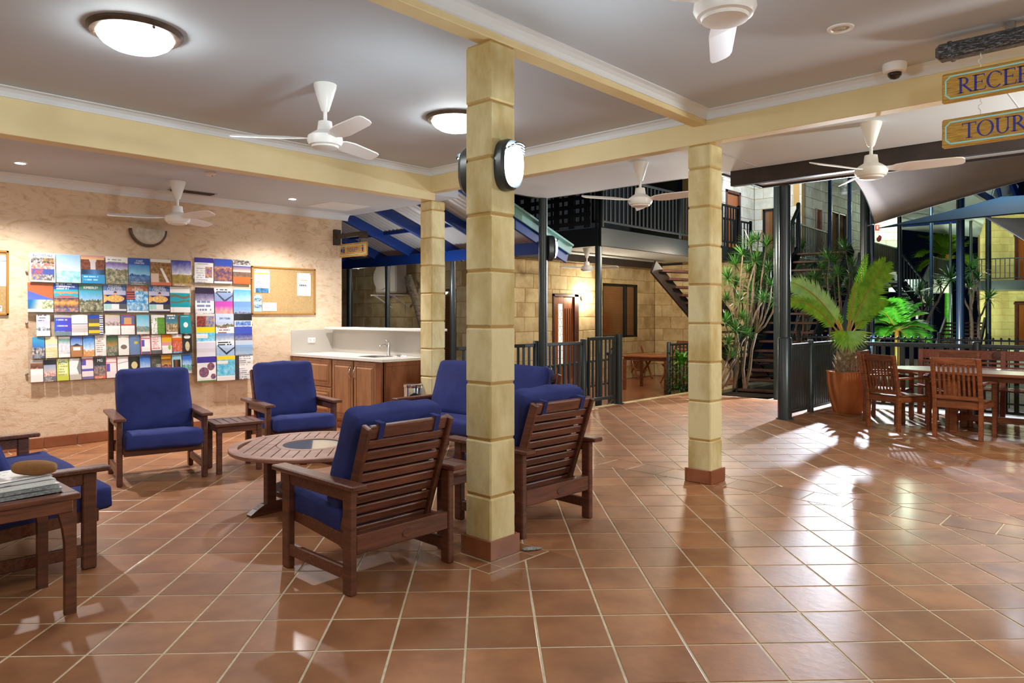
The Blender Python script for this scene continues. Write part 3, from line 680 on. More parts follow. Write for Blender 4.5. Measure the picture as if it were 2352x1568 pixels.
ac = thing('air_conditioner', 'grey air conditioner unit on a bracket in the dim yard', 'air conditioner', (9.34, 12.2, 1.86), R(-90))
MB().box((0, 0, .36), (.72, .30, .66), bev=.03).build('casing', M['splash'], ac); MB().lathe([(.26, 0), (.26, .02), (.05, .03)], 20, M=Matrix.Translation((-.12, -.16, .36)) @ Matrix.Rotation(R(90), 4, 'X')).build('fan_grille', M['splash'], ac)
for s in (-.3, .3): MB().bar((s, .3, -.30), (s, -.2, -.02), .03, .03).box((s, 0, -.015), (.03, .6, .03)).build('bracket', M['white'], ac)
MB().tube([(.40, .1, .3), (.52, .1, .2), (.5, .2, .0)], .03, 8).build('hose', M['black'], ac)
tk = thing('leaning_trunk', 'pale slanting palm trunk in the dim yard behind the bench', 'trunk', (8.9, 10.2, -.17))
MB().tube([(0, 0, 0), (-.06, .18, 1.0), (-.15, .42, 1.8), (-.22, .62, 2.35)], [.10, .09, .08, .075], 10).build('trunk', M['trunk'], tk, smooth=True)
def bulkhead(label, loc, rz, lens, k=1.0, body='dark'):
    """oval bulkhead lamp, facing local -y"""
    t = thing('bulkhead_light', label, 'lamp', loc, rz); Q = Matrix.Rotation(R(90), 4, 'X')
    def oval(a, b, z0, z1, s2=1.0, m='dark', nm='body'):
        n = 28; pr = [(a * math.copysign(abs(math.cos(q)) ** .8, math.cos(q)), b * math.copysign(abs(math.sin(q)) ** .8, math.sin(q))) for q in (2 * math.pi * i / n for i in range(n))]
        vs = [(x, y, z0) for x, y in pr] + [(x * s2, y * s2, z1) for x, y in pr]
        if nm == 'lens': vs += [(x * s2 * .6, y * s2 * .6, z1 + .02 * k) for x, y in pr]
        fs = [tuple(range(n))[::-1]]; L = len(vs) // n
        for l in range(L - 1): fs += [(l * n + i, l * n + (i + 1) % n, (l + 1) * n + (i + 1) % n, (l + 1) * n + i) for i in range(n)]
        fs.append(tuple((L - 1) * n + i for i in range(n)))
        return MB().add(vs, fs, Q).build(nm, m, t, smooth=40)
    oval(.088 * k, .15 * k, 0, .055 * k, 1.0, M[body], 'body'); oval(.088 * k, .15 * k, .055 * k, .08 * k, .92, M[body], 'bezel')
    oval(.068 * k, .125 * k, .081 * k, .10 * k, .9, lens, 'lens')
    mb = MB()
    for j in range(4): mb.tube([((.085 - .014 * j) * k * math.cos(a), -(.088 + .012 * j) * k, (.070 + .010 * j) * k + .016 * k * math.sin(a)) for a in [math.pi * (i + .5) / 9 for i in range(9)]], .006 * k, 5)
    mb.build('hood', M[body], t)
    return t
bulkhead('bright oval bulkhead lamp on the near face of the closest column', (3.045, 2.897, 2.30), 0, M['bulk'])
bulkhead('oval bulkhead lamp peeking from behind the left edge of the closest column', (3.03, 3.112, 2.30), R(180), M['bulk'])
bulkhead('lit bulkhead lamp on the pergola post right of the far column', (7.79, at(1016, 500, 10.6).y - .15, 2.40), R(-45), M['bulk2'], 1.1)
bulkhead('lit bulkhead lamp on the right side of the slender corner post', (7.64, 6.44, 2.36), R(60), M['bulk2'], 1.2)

# ================================================================== CEILING THINGS
def fan_proto(label, loc, ang, drop=.40):
    t = thing('ceiling_fan', label, 'fan', loc, R(ang), 'white three blade ceiling fans'); wm = M['white']
    MB().lathe([(.085, 0), (.083, -.02), (.03, -.19), (.022, -.20)], 24).build('canopy', wm, t, smooth=40)
    MB().lathe([(.014, -.18), (.014, -.30)], 10).build('rod', wm, t, smooth=40)
    MB().lathe([(.03, -.27), (.05, -.275), (.058, -.34), (.09, -.36), (.125, -.385), (.13, -.42), (.115, -.45), (.10, -.455)], 28).build('motor', wm, t, smooth=40)
    MB().lathe([(.10, -.455), (.095, -.468), (.05, -.478)], 28).build('cover', M['whiteplastic'], t, smooth=40)
    B = None
    for k in range(3):
        if B is None:
            rows = []
            for zz in (0, -.006):
                pass
            prof = [(.09, .025), (.15, .035), (.20, .058), (.30, .066), (.62, .056), (.66, .046), (.675, .025)]
            vs = []; n = len(prof); a = R(20)
            for s, z in ((1, .004), (-1, .004), (1, -.004), (-1, -.004)):
                vs += [(x, s * w_ * math.cos(a), z - s * w_ * math.sin(a) * (.4 + .6 * min(1, x / .25)) ) for x, w_ in prof]
            fs = [(i, i + 1, n + i + 1, n + i) for i in range(n - 1)] + [(2 * n + i, 3 * n + i, 3 * n + i + 1, 2 * n + i + 1) for i in range(n - 1)]
            fs += [(i, 2 * n + i, 2 * n + i + 1, i + 1) for i in range(n - 1)] + [(n + i, n + i + 1, 3 * n + i + 1, 3 * n + i) for i in range(n - 1)] + [(n - 1, 3 * n - 1, 4 * n - 1, 2 * n - 1), (0, n, 3 * n, 2 * n)]
            B = MB().add(vs, fs).build('blade', wm, t); o = B
        else: o = inst(B, t)
        o.location = (0, 0, -.40); o.rotation_euler = (0, 0, R(120 * k))
    return t
f0 = fan_proto('white ceiling fan between the two dome lights over the lounge', (2.93, 4.62, 3.13), 141)
dup(f0, (2.81, 1.39, 3.13), R(28), 'white ceiling fan cut by the top edge, nearest the camera')
dup(f0, (3.23, 8.02, 2.89), R(157), 'white ceiling fan in front of the plaster wall sconce')
dup(f0, (6.50, 4.18, 3.05), R(152), 'white verandah ceiling fan left of the second column')
dup(f0, (6.50, 1.89, 3.05), R(157), 'white verandah ceiling fan beside the hanging signs')
q = at(1348, 570, 14.6); dup(f0, (q.x, q.y, 2.79), R(165), 'white fan on the lit terrace under the balcony')
q = at(1941, 443, 22); dup(f0, (q.x, q.y, 5.60), R(150), 'small white fan under the far upper roof')
q = at(2100, 505, 31); dup(f0, (q.x, q.y, q.z + .3), R(160), 'pale fan under the far pavilion roof')
for lab, x, y in (('lit dome ceiling light with bronze rim, nearer one beside the fan', 1.60, 4.58), ('lit dome ceiling light with bronze rim, half hidden by the column', 4.19, 4.56)):
    t = thing('ceiling_light', lab, 'lamp', (x, y, 3.13), 0, 'bronze rimmed dome lights')
    MB().lathe([(.262, 0), (.262, -.012), (.245, -.030), (.215, -.034), (.205, -.028)], 40).build('rim', M['brown'], t, smooth=30)
    MB().lathe([(.214, -.026), (.206, -.05), (.185, -.075), (.14, -.103), (.08, -.12), (.02, -.126)], 36).build('dome', M['lens'], t, smooth=True)
    for k in range(3): MB().box((.215 * math.cos(k * 2.1 + .6), .215 * math.sin(k * 2.1 + .6), -.036), (.03, .014, .012), rz=k * 2.1 + .6).build('clip', M['brown'], t)
for lab, x, y in (('lit round downlight in the low ceiling near the photo edge', 1.80, 8.14), ('lit round downlight in the low ceiling above the notice board', 4.69, 8.14), ('lit downlight at the far left of the low ceiling', 1.45, 7.75)):
    t = thing('downlight', lab, 'lamp', (x, y, 2.89)); MB().lathe([(.062, 0), (.060, -.008), (.045, -.010), (.043, -.002)], 24).build('trim_ring', M['white'], t, smooth=40); MB().lathe([(.043, -.004), (.02, -.010)], 20).build('lens', M['down'], t)
t = thing('downlight', 'unlit recessed downlight in the near right ceiling', 'lamp', (4.44, 1.46, 3.13)); MB().lathe([(.075, 0), (.073, -.008), (.055, -.010), (.05, -.002)], 28, cap=False).build('trim_ring', M['white'], t, smooth=40); MB().lathe([(.052, -.002), (.03, -.004), (.018, -.014)], 20).build('lens', M['frost'], t)
t = thing('smoke_detector', 'small white smoke detector with red lamp on the low ceiling', 'detector', (3.25, 7.25, 2.89)); MB().lathe([(.055, 0), (.055, -.02), (.04, -.035)], 20).build('housing', M['white'], t, smooth=40); MB().lathe([(.008, -.034), (.006, -.040)], 8, (.02, 0, 0)).build('indicator', M['red'], t)
t = thing('air_vent', 'slotted ceiling vent behind the wall fan', 'vent', (3.62, 8.55, 2.89)); MB().box((0, 0, -.004), (.52, .16, .008)).build('frame', M['steel'], t)
for k in range(6): MB().box((0, -.055 + k * .022, -.011), (.48, .006, .012), bev=.001).build('slat', M['brown'], t)
t = thing('access_hatch', 'flush square access hatch in the low ceiling', 'hatch', (5.45, 8.25, 2.889)); MB().box((0, 0, 0), (.60, .60, .006)).build('lid', M['cornice'], t)
t = thing('security_camera', 'white dome security camera beneath the right ceiling edge', 'camera', (5.33, 1.40, 3.13)); MB().lathe([(.075, 0), (.075, -.03), (.068, -.055), (.05, -.062)], 24).build('housing', M['white'], t, smooth=40); MB().lathe([(.046, -.060), (.042, -.08), (.026, -.098), (.004, -.104)], 20).build('dome', M['blackdome'], t, smooth=True); MB().lathe([(.022, -.07), (.018, -.085)], 10).build('lens', M['black'], t)

# ================================================================== HANGING SIGNS
def glyph(mb, ch, x0, y0, h):
    """serif capital drawn from thick and thin strokes; returns its advance"""
    T, t_, s = .135 * h, .050 * h, .10 * h
    def q(ax, ay, bx, by, w0, w1=None):
        w1 = w1 or w0; d = Vector((bx - ax, by - ay)); n = Vector((-d.y, d.x)).normalized() / 2
        mb.add([(x0 + ax + n.x * w0, y0 + ay + n.y * w0, 0), (x0 + ax - n.x * w0, y0 + ay - n.y * w0, 0), (x0 + bx - n.x * w1, y0 + by - n.y * w1, 0), (x0 + bx + n.x * w1, y0 + by + n.y * w1, 0)], [(0, 1, 2, 3)])
    def stem(x): q(x, 0, x, h, T); q(x - T / 2 - s, t_ / 2, x + T / 2 + s, t_ / 2, t_); q(x - T / 2 - s, h - t_ / 2, x + T / 2 + s, h - t_ / 2, t_)
    def arc(cx, cy, rx, ry, a0, a1, th=T, tv=t_):
        n = 22; o = []; i_ = []
        for k in range(n + 1):
            a = R(a0 + (a1 - a0) * k / n); o.append((x0 + cx + rx * math.cos(a), y0 + cy + ry * math.sin(a), 0)); i_.append((x0 + cx + (rx - th) * math.cos(a), y0 + cy + (ry - tv) * math.sin(a), 0))
        mb.add(o + i_, [(k, k + 1, n + 2 + k, n + 1 + k) for k in range(n)])
    l = s + T / 2
    if ch == 'E': stem(l); q(l, t_ / 2, l + .50 * h, t_ / 2, t_); q(l, h - t_ / 2, l + .47 * h, h - t_ / 2, t_); q(l, .52 * h, l + .36 * h, .52 * h, t_); q(l + .50 * h, 0, l + .55 * h, .22 * h, .03 * h, .05 * h); q(l + .46 * h, h, l + .47 * h, h * .82, .05 * h, .03 * h); q(l + .36 * h, .42 * h, l + .36 * h, .62 * h, .04 * h); return .78 * h
    if ch in 'RP':
        stem(l); arc(l + .12 * h, .74 * h, .31 * h, .26 * h, -90, 90); q(l, h - t_ / 2, l + .13 * h, h - t_ / 2, t_); q(l, .48 * h + t_ / 2, l + .13 * h, .48 * h + t_ / 2, t_)
        if ch == 'R': q(l + .16 * h, .50 * h, l + .58 * h, .03 * h, T * .9); q(l + .52 * h, t_ / 2, l + .70 * h, t_ / 2, t_)
        return (.86 if ch == 'R' else .74) * h
    if ch == 'C': arc(.46 * h, .5 * h, .44 * h, .53 * h, 42, 318); q(.79 * h, .83 * h, .80 * h, .68 * h, .07 * h, .03 * h); return .92 * h
    if ch == 'O': arc(.50 * h, .5 * h, .47 * h, .53 * h, 0, 360); return 1.06 * h
    if ch == 'T': q(.43 * h, 0, .43 * h, h, T); q(.25 * h, t_ / 2, .61 * h, t_ / 2, t_); q(.04 * h, h - t_ / 2, .82 * h, h - t_ / 2, t_); q(.05 * h, h, .06 * h, .82 * h, .06 * h, .03 * h); q(.81 * h, h, .80 * h, .82 * h, .06 * h, .03 * h); return .88 * h
    if ch == 'I': stem(l); return .42 * h
    if ch == 'U':
        q(l, .32 * h, l, h, T); q(l + .55 * h, .32 * h, l + .55 * h, h, t_ * 1.3); q(l - .16 * h, h - t_ / 2, l + .17 * h, h - t_ / 2, t_); q(l + .40 * h, h - t_ / 2, l + .70 * h, h - t_ / 2, t_); arc(l + .275 * h, .33 * h, .33 * h, .35 * h, 180, 360, T * .9); return .94 * h
    if ch == 'N': q(l, 0, l, h, t_ * 1.2); q(l + .62 * h, 0, l + .62 * h, h, t_ * 1.2); q(l, h, l + .62 * h, 0, T); q(l - .12 * h, t_ / 2, l + .14 * h, t_ / 2, t_); q(l + .48 * h, h - t_ / 2, l + .76 * h, h - t_ / 2, t_); return .98 * h
    return .4 * h
SX = 5.02
def sign(name, label, word, y1, y0, z0, z1, pad):
    """board along Y at X=SX, read from -X; y1 is its left end as seen"""
    t = thing(name, label, 'sign', (SX, (y0 + y1) / 2, z0)); L = y1 - y0; hh = z1 - z0
    MB().box((.018, 0, hh / 2), (.036, L, hh), bev=.014).build('board', M['signwood'], t)
    V = Matrix.Translation((-.0012, L / 2, 0)) @ Matrix(((0, 0, -1, 0), (-1, 0, 0, 0), (0, 1, 0, 0), (0, 0, 0, 1)))     # local x -> -Y, local y -> Z
    a, c, wd = .022, .022, .0085; mb = MB()
    pts = [(a + c, a), (L - a - c, a), (L - a - c * .7, a + c * .5), (L - a, a + c), (L - a, hh - a - c), (L - a - c * .5, hh - a - c * .7), (L - a - c, hh - a), (a + c, hh - a), (a + c * .6, hh - a - c * .6), (a, hh - a - c), (a, a + c), (a + c * .6, a + c * .6)]
    for p, q in zip(pts, pts[1:] + pts[:1]): mb.bar((p[0], p[1], 0), (q[0], q[1], 0), wd, .0016, bev=0)
    for i, v in enumerate(mb.v): mb.v[i] = V @ v
    mb.build('border_line', M['signaqua'], t)
    mb = MB(); x = pad; lh = hh * .525
    for ch in word: x += glyph(mb, ch, x, hh * .24, lh) * .94
    for i, v in enumerate(mb.v): mb.v[i] = V @ v
    mb.build('lettering', M['signblue'], t)
    return t
ud = FW + RT * ((2163 - 1176) / F); YS = SX * ud.y / ud.x
sign('hanging_sign', 'upper carved wooden sign reading RECEPTION in blue letters', 'RECEPTION', YS, YS - 1.42, 2.722, 2.902, .085)
sign('hanging_sign', 'lower carved wooden sign reading TOUR hung beneath the reception sign', 'TOUR', YS, YS - 1.42, 2.447, 2.622, .105)
for yy in (YS - .20, YS - 1.2):
    for k, (za, zb) in enumerate(((2.902, 2.99), (2.622, 2.722))):
        t = thing('sign_hook', ('small pale screw hook between bar and upper sign' if k == 0 else 'small pale screw hook joining the two signs') + (', left end' if yy > YS - .5 else ', right end beyond view'), 'hook', (SX + .018, yy, za))
        hz = zb - za; MB().tube([(0, 0, 0), (0, 0, hz * .25), (0, .012, hz * .42), (0, .010, hz * .58), (0, -.008, hz * .66), (0, 0, hz * .78), (0, 0, hz)], .0028, 6).build('hook', M['white'], t)
t = thing('wrapped_bar', 'dark plastic wrapped bar above the hanging signs', 'bar', (SX + .01, YS - .75, 3.035)); MB().box((0, 0, 0), (.11, 1.56, .095), bev=.022).build('bar', M['wrap'], t, smooth=False); MB().box((0, .70, 0), (.116, .03, .10), bev=.02).build('band', M['wrap'], t)
for yy in (-.5, .4): MB().box((0, yy, .07), (.05, .05, .06)).build('mount', M['steel'], t)

# small bracket sign at the end of the plaster wall
t = thing('toilet_sign', 'small carved wooden toilet sign with arrow on a dark bracket', 'sign', (5.80, WY, 2.28))
MB().box((0, -.03, .26), (.10, .06, .22)).build('bracket_plate', M['darktimber'], t); MB().bar((0, -.03, .27), (0, -.74, .27), .055, .06).bar((0, -.60, .22), (0, -.76, .22), .05, .05).build('bracket_arm', M['darktimber'], t)
MB().box((.012, -.42, .06), (.03, .66, .19), bev=.01).build('board', M['signwood'], t)
V = Matrix.Translation((5.80 - 5.80 - .0042, -.42, .032)) @ Matrix(((0, 0, -1, 0), (-1, 0, 0, 0), (0, 1, 0, 0), (0, 0, 0, 1)))
mb = text_mb('TOILET', .085, V, squeeze=.95); mb.add([V @ Vector(p) for p in ((-.29, .03, .001), (-.24, .075, .001), (-.24, -.015, .001))], [(0, 1, 2)])
for sx in (-.205, .245): mb.add([V @ Vector((sx + p[0], p[1] - .01, .001)) for p in ((-.012, 0), (.012, 0), (.020, .05), (.008, .062), (-.008, .062), (-.020, .05))], [(0, 1, 2, 3, 4, 5)]); mb.add([V @ Vector((sx + .012 * math.cos(a), .068 + .012 * math.sin(a), .001)) for a in [i * math.pi / 4 for i in range(8)]], [tuple(range(8))])
mb.build('lettering', M['signblue'], t)
for yy in (-.25, -.6): MB().tube([(0, yy, .15), (0, yy, .25)], .006, 6).build('hook', M['black'], t)
V2 = MB()
for a, b in (((-.31, -.035), (.31, -.035)), ((.31, -.035), (.31, .09)), ((.31, .09), (-.31, .09)), ((-.31, .09), (-.31, -.035))): V2.bar((a[0], a[1], 0), (b[0], b[1], 0), .006, .002, bev=0)
for i, v in enumerate(V2.v): V2.v[i] = V @ v
V2.build('border_line', M['signaqua'], t)

# ================================================================== WALL THINGS
t = thing('wall_sconce', 'half round frosted uplighter with bronze rim on the plaster wall', 'lamp', (3.22, WY, 2.305))
n = 22; rows = []
for i in range(n + 1):
    a = math.pi * i / n; rows.append([(-.185 * math.cos(a) * k, -.10 * math.sin(math.pi * .5 * min(1, .35 + q)) , .12 - .175 * math.sin(a) * k) for k, q in ((1, -.35), (1, 0.1), (.85, .4), (.45, .62), (.02, .65))])
MB().grid(rows).build('shade', M['frost'], t, smooth=True)
mb = MB(); mb.tube([(-.195 * math.cos(math.pi * i / n), -.045, .12 - .185 * math.sin(math.pi * i / n)) for i in range(n + 1)], .02, 8); mb.build('rim', M['brown'], t, smooth=True)
def board(label, x0, x1, z0, z1, sheets):
    t = thing('notice_board', label, 'notice board', ((x0 + x1) / 2, WY, (z0 + z1) / 2)); W2, H2 = (x1 - x0) / 2, (z1 - z0) / 2
    MB().box((0, -.006, 0), (2 * W2 - .02, .012, 2 * H2 - .02), bev=0).build('cork_panel', M['cork'], t)
    for c, d in (((0, -.011, H2 - .012), (2 * W2, .022, .024)), ((0, -.011, -H2 + .012), (2 * W2, .022, .024)), ((W2 - .012, -.011, 0), (.024, .022, 2 * H2)), ((-W2 + .012, -.011, 0), (.024, .022, 2 * H2))): MB().box(c, d).build('frame', M['boardframe'], t)
    return t
def paint_sheet(fn, w_, h_, nu, nv, bulge=.004):
    """sheet with printed colours per cell, in local x-z plane facing -y, origin bottom centre"""
    mb = MB(); mb.c = []; vs = []
    for j in range(nv + 1):
        for i in range(nu + 1): u, v = i / nu, j / nv; vs.append(((u - .5) * w_, -bulge * math.sin(math.pi * u), v * h_))
    fs = [(j * (nu + 1) + i, j * (nu + 1) + i + 1, (j + 1) * (nu + 1) + i + 1, (j + 1) * (nu + 1) + i) for j in range(nv) for i in range(nu)]
    mb.c = [lin(fn(min(.999, max(.001, i / nu)), min(.999, max(.001, j / nv)))) for j in range(nv + 1) for i in range(nu + 1)]
    mb.add(vs, fs)
    mb.add([(-w_ / 2, .0035, 0), (w_ / 2, .0035, 0), (w_ / 2, .0035, h_), (-w_ / 2, .0035, h_)], [(3, 2, 1, 0)]); mb.c += [(.6, .6, .6)] * 4
    return mb
def mixc(a, b, k): k = max(0, min(1, k)); return tuple(x + (y - x) * k for x, y in zip(a, b))
def nz(u, v, s, sc=6): p = Vector((u * sc * 1.3 + s * 7.3, v * sc * 1.7 + s * 3.1, s)); return .5 + .42 * mnoise.noise(p) + .30 * mnoise.noise(p * 2.9) + .16 * mnoise.noise(p * 6.1)
def typed(u, v, s, col, bg, dens=14):
    r = int(v * dens * 2); 
    if r % 2 or u < .1 or u > .9 or hsh(r, s) < .15: return bg
    return col if u < .55 + .35 * hsh(r, s, 2) and hsh(r, s, int(u * 26)) > .2 else bg
WH = (244, 243, 241)
def notice(s, band=None, pic=None):
    def fn(u, v):
        if band and band[0] < v < band[1]: return band[2]
        if pic and v < .2 and .08 < u < .92: return mixc((70, 140, 210), (60, 70, 80), nz(u, v, s, 5) * 1.6 - .4)
        return typed(u, v, s, (150, 152, 165), WH, 16)
    return fn
def notice_sheet(label, bx, x, z, w_, h_, fn, cat='paper'):
    t = thing('notice', label, cat, (x, WY - .0135, z)); paint_sheet(fn, w_, h_, int(w_ * 260), int(h_ * 260), .0015).build('sheet', M['print'], t)
    for sx in (-1, 1): MB().lathe([(.006, 0), (.005, .006)], 8, M=Matrix.Translation((sx * (w_ / 2 - .012), -.003, h_ - .012)) @ Matrix.Rotation(R(90), 4, 'X')).build('pin', M['steel'], t)
    return t
board('cork notice board with golden frame right of the brochure racks', 4.51, 5.46, 1.43, 2.07, 0)
notice_sheet('white notice with a yellow band pinned at the board upper left', 0, 4.66, 1.72, .22, .305, notice(1, (.80, .85, (225, 225, 60)), True))
notice_sheet('white certificate with four stars pinned at the board right', 0, 5.28, 1.69, .21, .315, lambda u, v: (60, 60, 64) if .42 < v < .50 and .12 < u < .72 and (u * 8) % 1 > .35 else ((200, 170, 110) if .66 < v < .70 and .2 < u < .75 else (mixc(WH, (206, 214, 226), 1) if .2 < v < .46 and abs(u - .5) < (v - .16) else WH)))
notice_sheet('narrow blue picture leaflet pinned at the board lower left', 0, 4.60, 1.47, .11, .225, lambda u, v: mixc((170, 205, 235), (70, 80, 100), 1 if (int(v * 5) in (1, 3) and nz(u, v, 5, 9) > .5) else 0))
notice_sheet('small white card pinned along the board bottom', 0, 4.77, 1.48, .20, .11, lambda u, v: (226, 140, 120) if .35 < v < .75 and .1 < u < .5 and (v * 9) % 1 > .5 else WH)
board('cork notice board cut by the left photo edge', 1.02, 1.86, 1.42, 2.09, 0)
notice_sheet('large white printed notice on the board at the left edge', 0, 1.70, 1.72, .28, .32, notice(3, (.80, .83, (90, 120, 190))))
notice_sheet('small torn white note low on the left edge board', 0, 1.74, 1.46, .12, .06, lambda u, v: WH if nz(u, v, 8, 4) > .35 else (220, 200, 180))
t = thing('power_outlet', 'white double power outlet on the grey splashback', 'outlet', (5.40, WY - .012, 1.07)); MB().box((0, -.004, 0), (.115, .010, .075)).build('plate', M['white'], t)
for sx in (-.028, .028): MB().box((sx, -.011, .018), (.018, .006, .014)).build('switch', M['white'], t); MB().lathe([(.017, 0), (.017, .003)], 14, M=Matrix.Translation((sx, -.009, -.014)) @ Matrix.Rotation(R(90), 4, 'X')).build('socket', M['whiteplastic'], t)
# ================================================================== BROCHURE RACKS
def scene(top, th, sky0, sky1, hor, l0, l1, bot=None, bh=0, s=1, rough=.08, sc=5, tcol=None):
    def fn(u, v):
        if v > 1 - th: return typed(u, (v - 1 + th) / th, s, tcol, top, 2.5) if tcol and th > .05 else top
        if bot and v < bh: return typed(u, v / bh, s + 9, mixc(bot, WH, .7), bot, 3)
        h = hor + rough * (nz(u, .3, s, 4) - .5) * 2
        if v > h: return mixc(sky1, sky0, (v - h) / max(.05, 1 - th - h) + (nz(u, v, s + 2, 4) - .5) * .35)
        return mixc(l0, l1, nz(u, v, s + 4, sc) * 1.9 - .45)
    return fn
def texty(bg, ink_, band=None, s=1, pic=None, dens=11):
    def fn(u, v):
        if band and band[0] < v < band[1]: return band[2]
        if pic and pic[0] < v < pic[1] and pic[2] < u < pic[3]: return mixc(pic[4], pic[5], nz(u, v, s, 6) * 2 - .5)
        return typed(u, v, s, ink_, bg, dens)
    return fn
def coll(bg, pal, s=1, nx=2, ny=4, th=.16):
    def fn(u, v):
        if v > 1 - th or v < .06 or u < .05 or u > .95: return bg
        i, j = int(u * nx * .999), int((v - .06) / (1 - th - .06) * ny * .999)
        a = pal[int(hsh(i, j, s) * len(pal))]; b = pal[int(hsh(i, j, s + 5) * len(pal))]
        return bg if hsh(i, j, s + 8) < .12 else mixc(a, b, nz(u, v, s + i + j, 7) * 2 - .5)
    return fn
def gorge(s=2):
    def fn(u, v):
        if v < .32: return typed(u, v / .32, s, (170, 225, 245), (20, 150, 215), 3)
        if v > .86: return mixc((250, 205, 130), (214, 150, 150), (v - .86) * 8)
        if abs(u - .5) < .10 + .5 * max(0, v - .72) and v > .5: return mixc((240, 210, 190), (190, 200, 220), .5)
        if v < .50: return mixc((80, 130, 190), (30, 60, 90), abs(u - .55) * 2.4)
        return mixc((150, 86, 60), (96, 52, 40), nz(u, v, s, 7) * 2 - .5)
    return fn
def fishing(u, v):
    if v > .80: return mixc((40, 80, 150), (110, 150, 210), nz(u, v, 4, 4))
    if v < .12: return (226, 226, 228) if v > .05 else (60, 50, 80)
    if v < .30: return (170, 220, 215) if u < .35 else ((70, 72, 78) if u > .68 else WH)
    e = ((u - .52) / .40) ** 2 + ((v - .50) / .13) ** 2
    if e < 1 or (u < .25 and abs(v - .5) < (.25 - u) * .7): return mixc((244, 206, 130), (206, 140, 60), nz(u, v, 3, 9) * 1.6 - .4)
    if ((u - .52) / .08) ** 2 + ((v - .70) / .075) ** 2 < 1: return (60, 50, 50) if v > .71 else (220, 170, 140)
    return (36, 36, 96) if v < .64 else (190, 190, 220)
def kayak(u, v):
    if v > .80: return typed(u, (v - .8) / .2, 3, (200, 215, 240), (40, 80, 170), 2.5)
    if .50 < v < .80:
        if abs(v - .545) < .035 * (1 - abs(u - .45) * 1.5): return (220, 80, 70)
        return mixc((40, 170, 190), (206, 150, 110), 1 if v > .60 + .1 * nz(u, .2, 3, 4) and v < .72 else 0)
    if v > .16: return mixc((240, 170, 80), (90, 60, 80), abs(v - .32) * 6 + (nz(u, v, 6, 6) - .5))
    return mixc((60, 90, 170), (230, 150, 90), nz(u, v, 8, 6) * 2 - .5)
def diag(u, v):
    if v > .46 + .22 * (1 - u) * 0 + .0 and v > .72 - .28 * u: return (186, 100, 60)
    if v > .42: return mixc((110, 130, 220), (60, 80, 190), v)
    if v < .10: return WH
    return mixc((30, 110, 170), (226, 216, 190), (u - .15) * 2.6 + (.42 - v)) if u < .55 else mixc((226, 216, 190), (90, 120, 60), nz(u, v, 4, 6) * 2 - .7)
def disc(bg, c, r, cx, cy, asp, band=None):
    def fn(u, v):
        if band and band[0] < v < band[1]: return typed(u, (v - band[0]) / (band[1] - band[0]), 5, WH, bg, 3)
        return c if (u - cx) ** 2 + ((v - cy) * asp) ** 2 < r * r else bg
    return fn
def whale(bg, bg2, c, s):
    def fn(u, v):
        if v > .82: return typed(u, (v - .82) / .18, s, c, WH, 2)
        x, y_ = u - .5, v - .52
        if abs(y_ - .9 * abs(x - .05) * (.6 if x > 0 else .8) + .05) < .05 * (1 - abs(x)): return c
        return mixc(bg, bg2, v + (nz(u, v, s) - .5) * .5)
    return fn
BLUES = [(40, 90, 190), (80, 150, 220), (180, 215, 240), (30, 60, 120)]; EARTH = [(160, 96, 60), (210, 160, 100), (96, 70, 50), (120, 130, 60)]; MIX = [(200, 90, 80), (70, 90, 160), (230, 220, 210), (110, 90, 70), (60, 60, 64), (220, 170, 110)]
sky = ((60, 120, 200), (190, 220, 240))
def label_text(o, txt, h_, z, mk, size, sq=.8, y=-.006):
    V = Matrix.Translation((0, y, z)) @ Matrix.Rotation(R(90), 4, 'X'); text_mb(txt, size, V, squeeze=sq).build('title', M[mk], o)
RACK = []
def leaflet(label, x, z, w_, h_, fn, rack, dy=-.05, nu=None, texts=(), lean=R(-5.5)):
    t = thing('leaflet', label, 'brochure', (x, WY + dy, z), 0, 'leaflets in the ' + rack); t.rotation_euler = (lean, random.uniform(-.012, .012), random.uniform(-.02, .02))
    k = paint_sheet(fn, w_, h_, nu or int(w_ * 260), int(h_ * 260)).build('cover', M['print'], t)
    MB().box((0, .006, h_ / 2), (w_ - .004, .006, h_ - .004), bev=0).build('pages', M['paper'], t)
    for txt, zz, mk, size, sq in texts: label_text(t, txt, h_, h_ * zz, mk, size, sq)
    return t
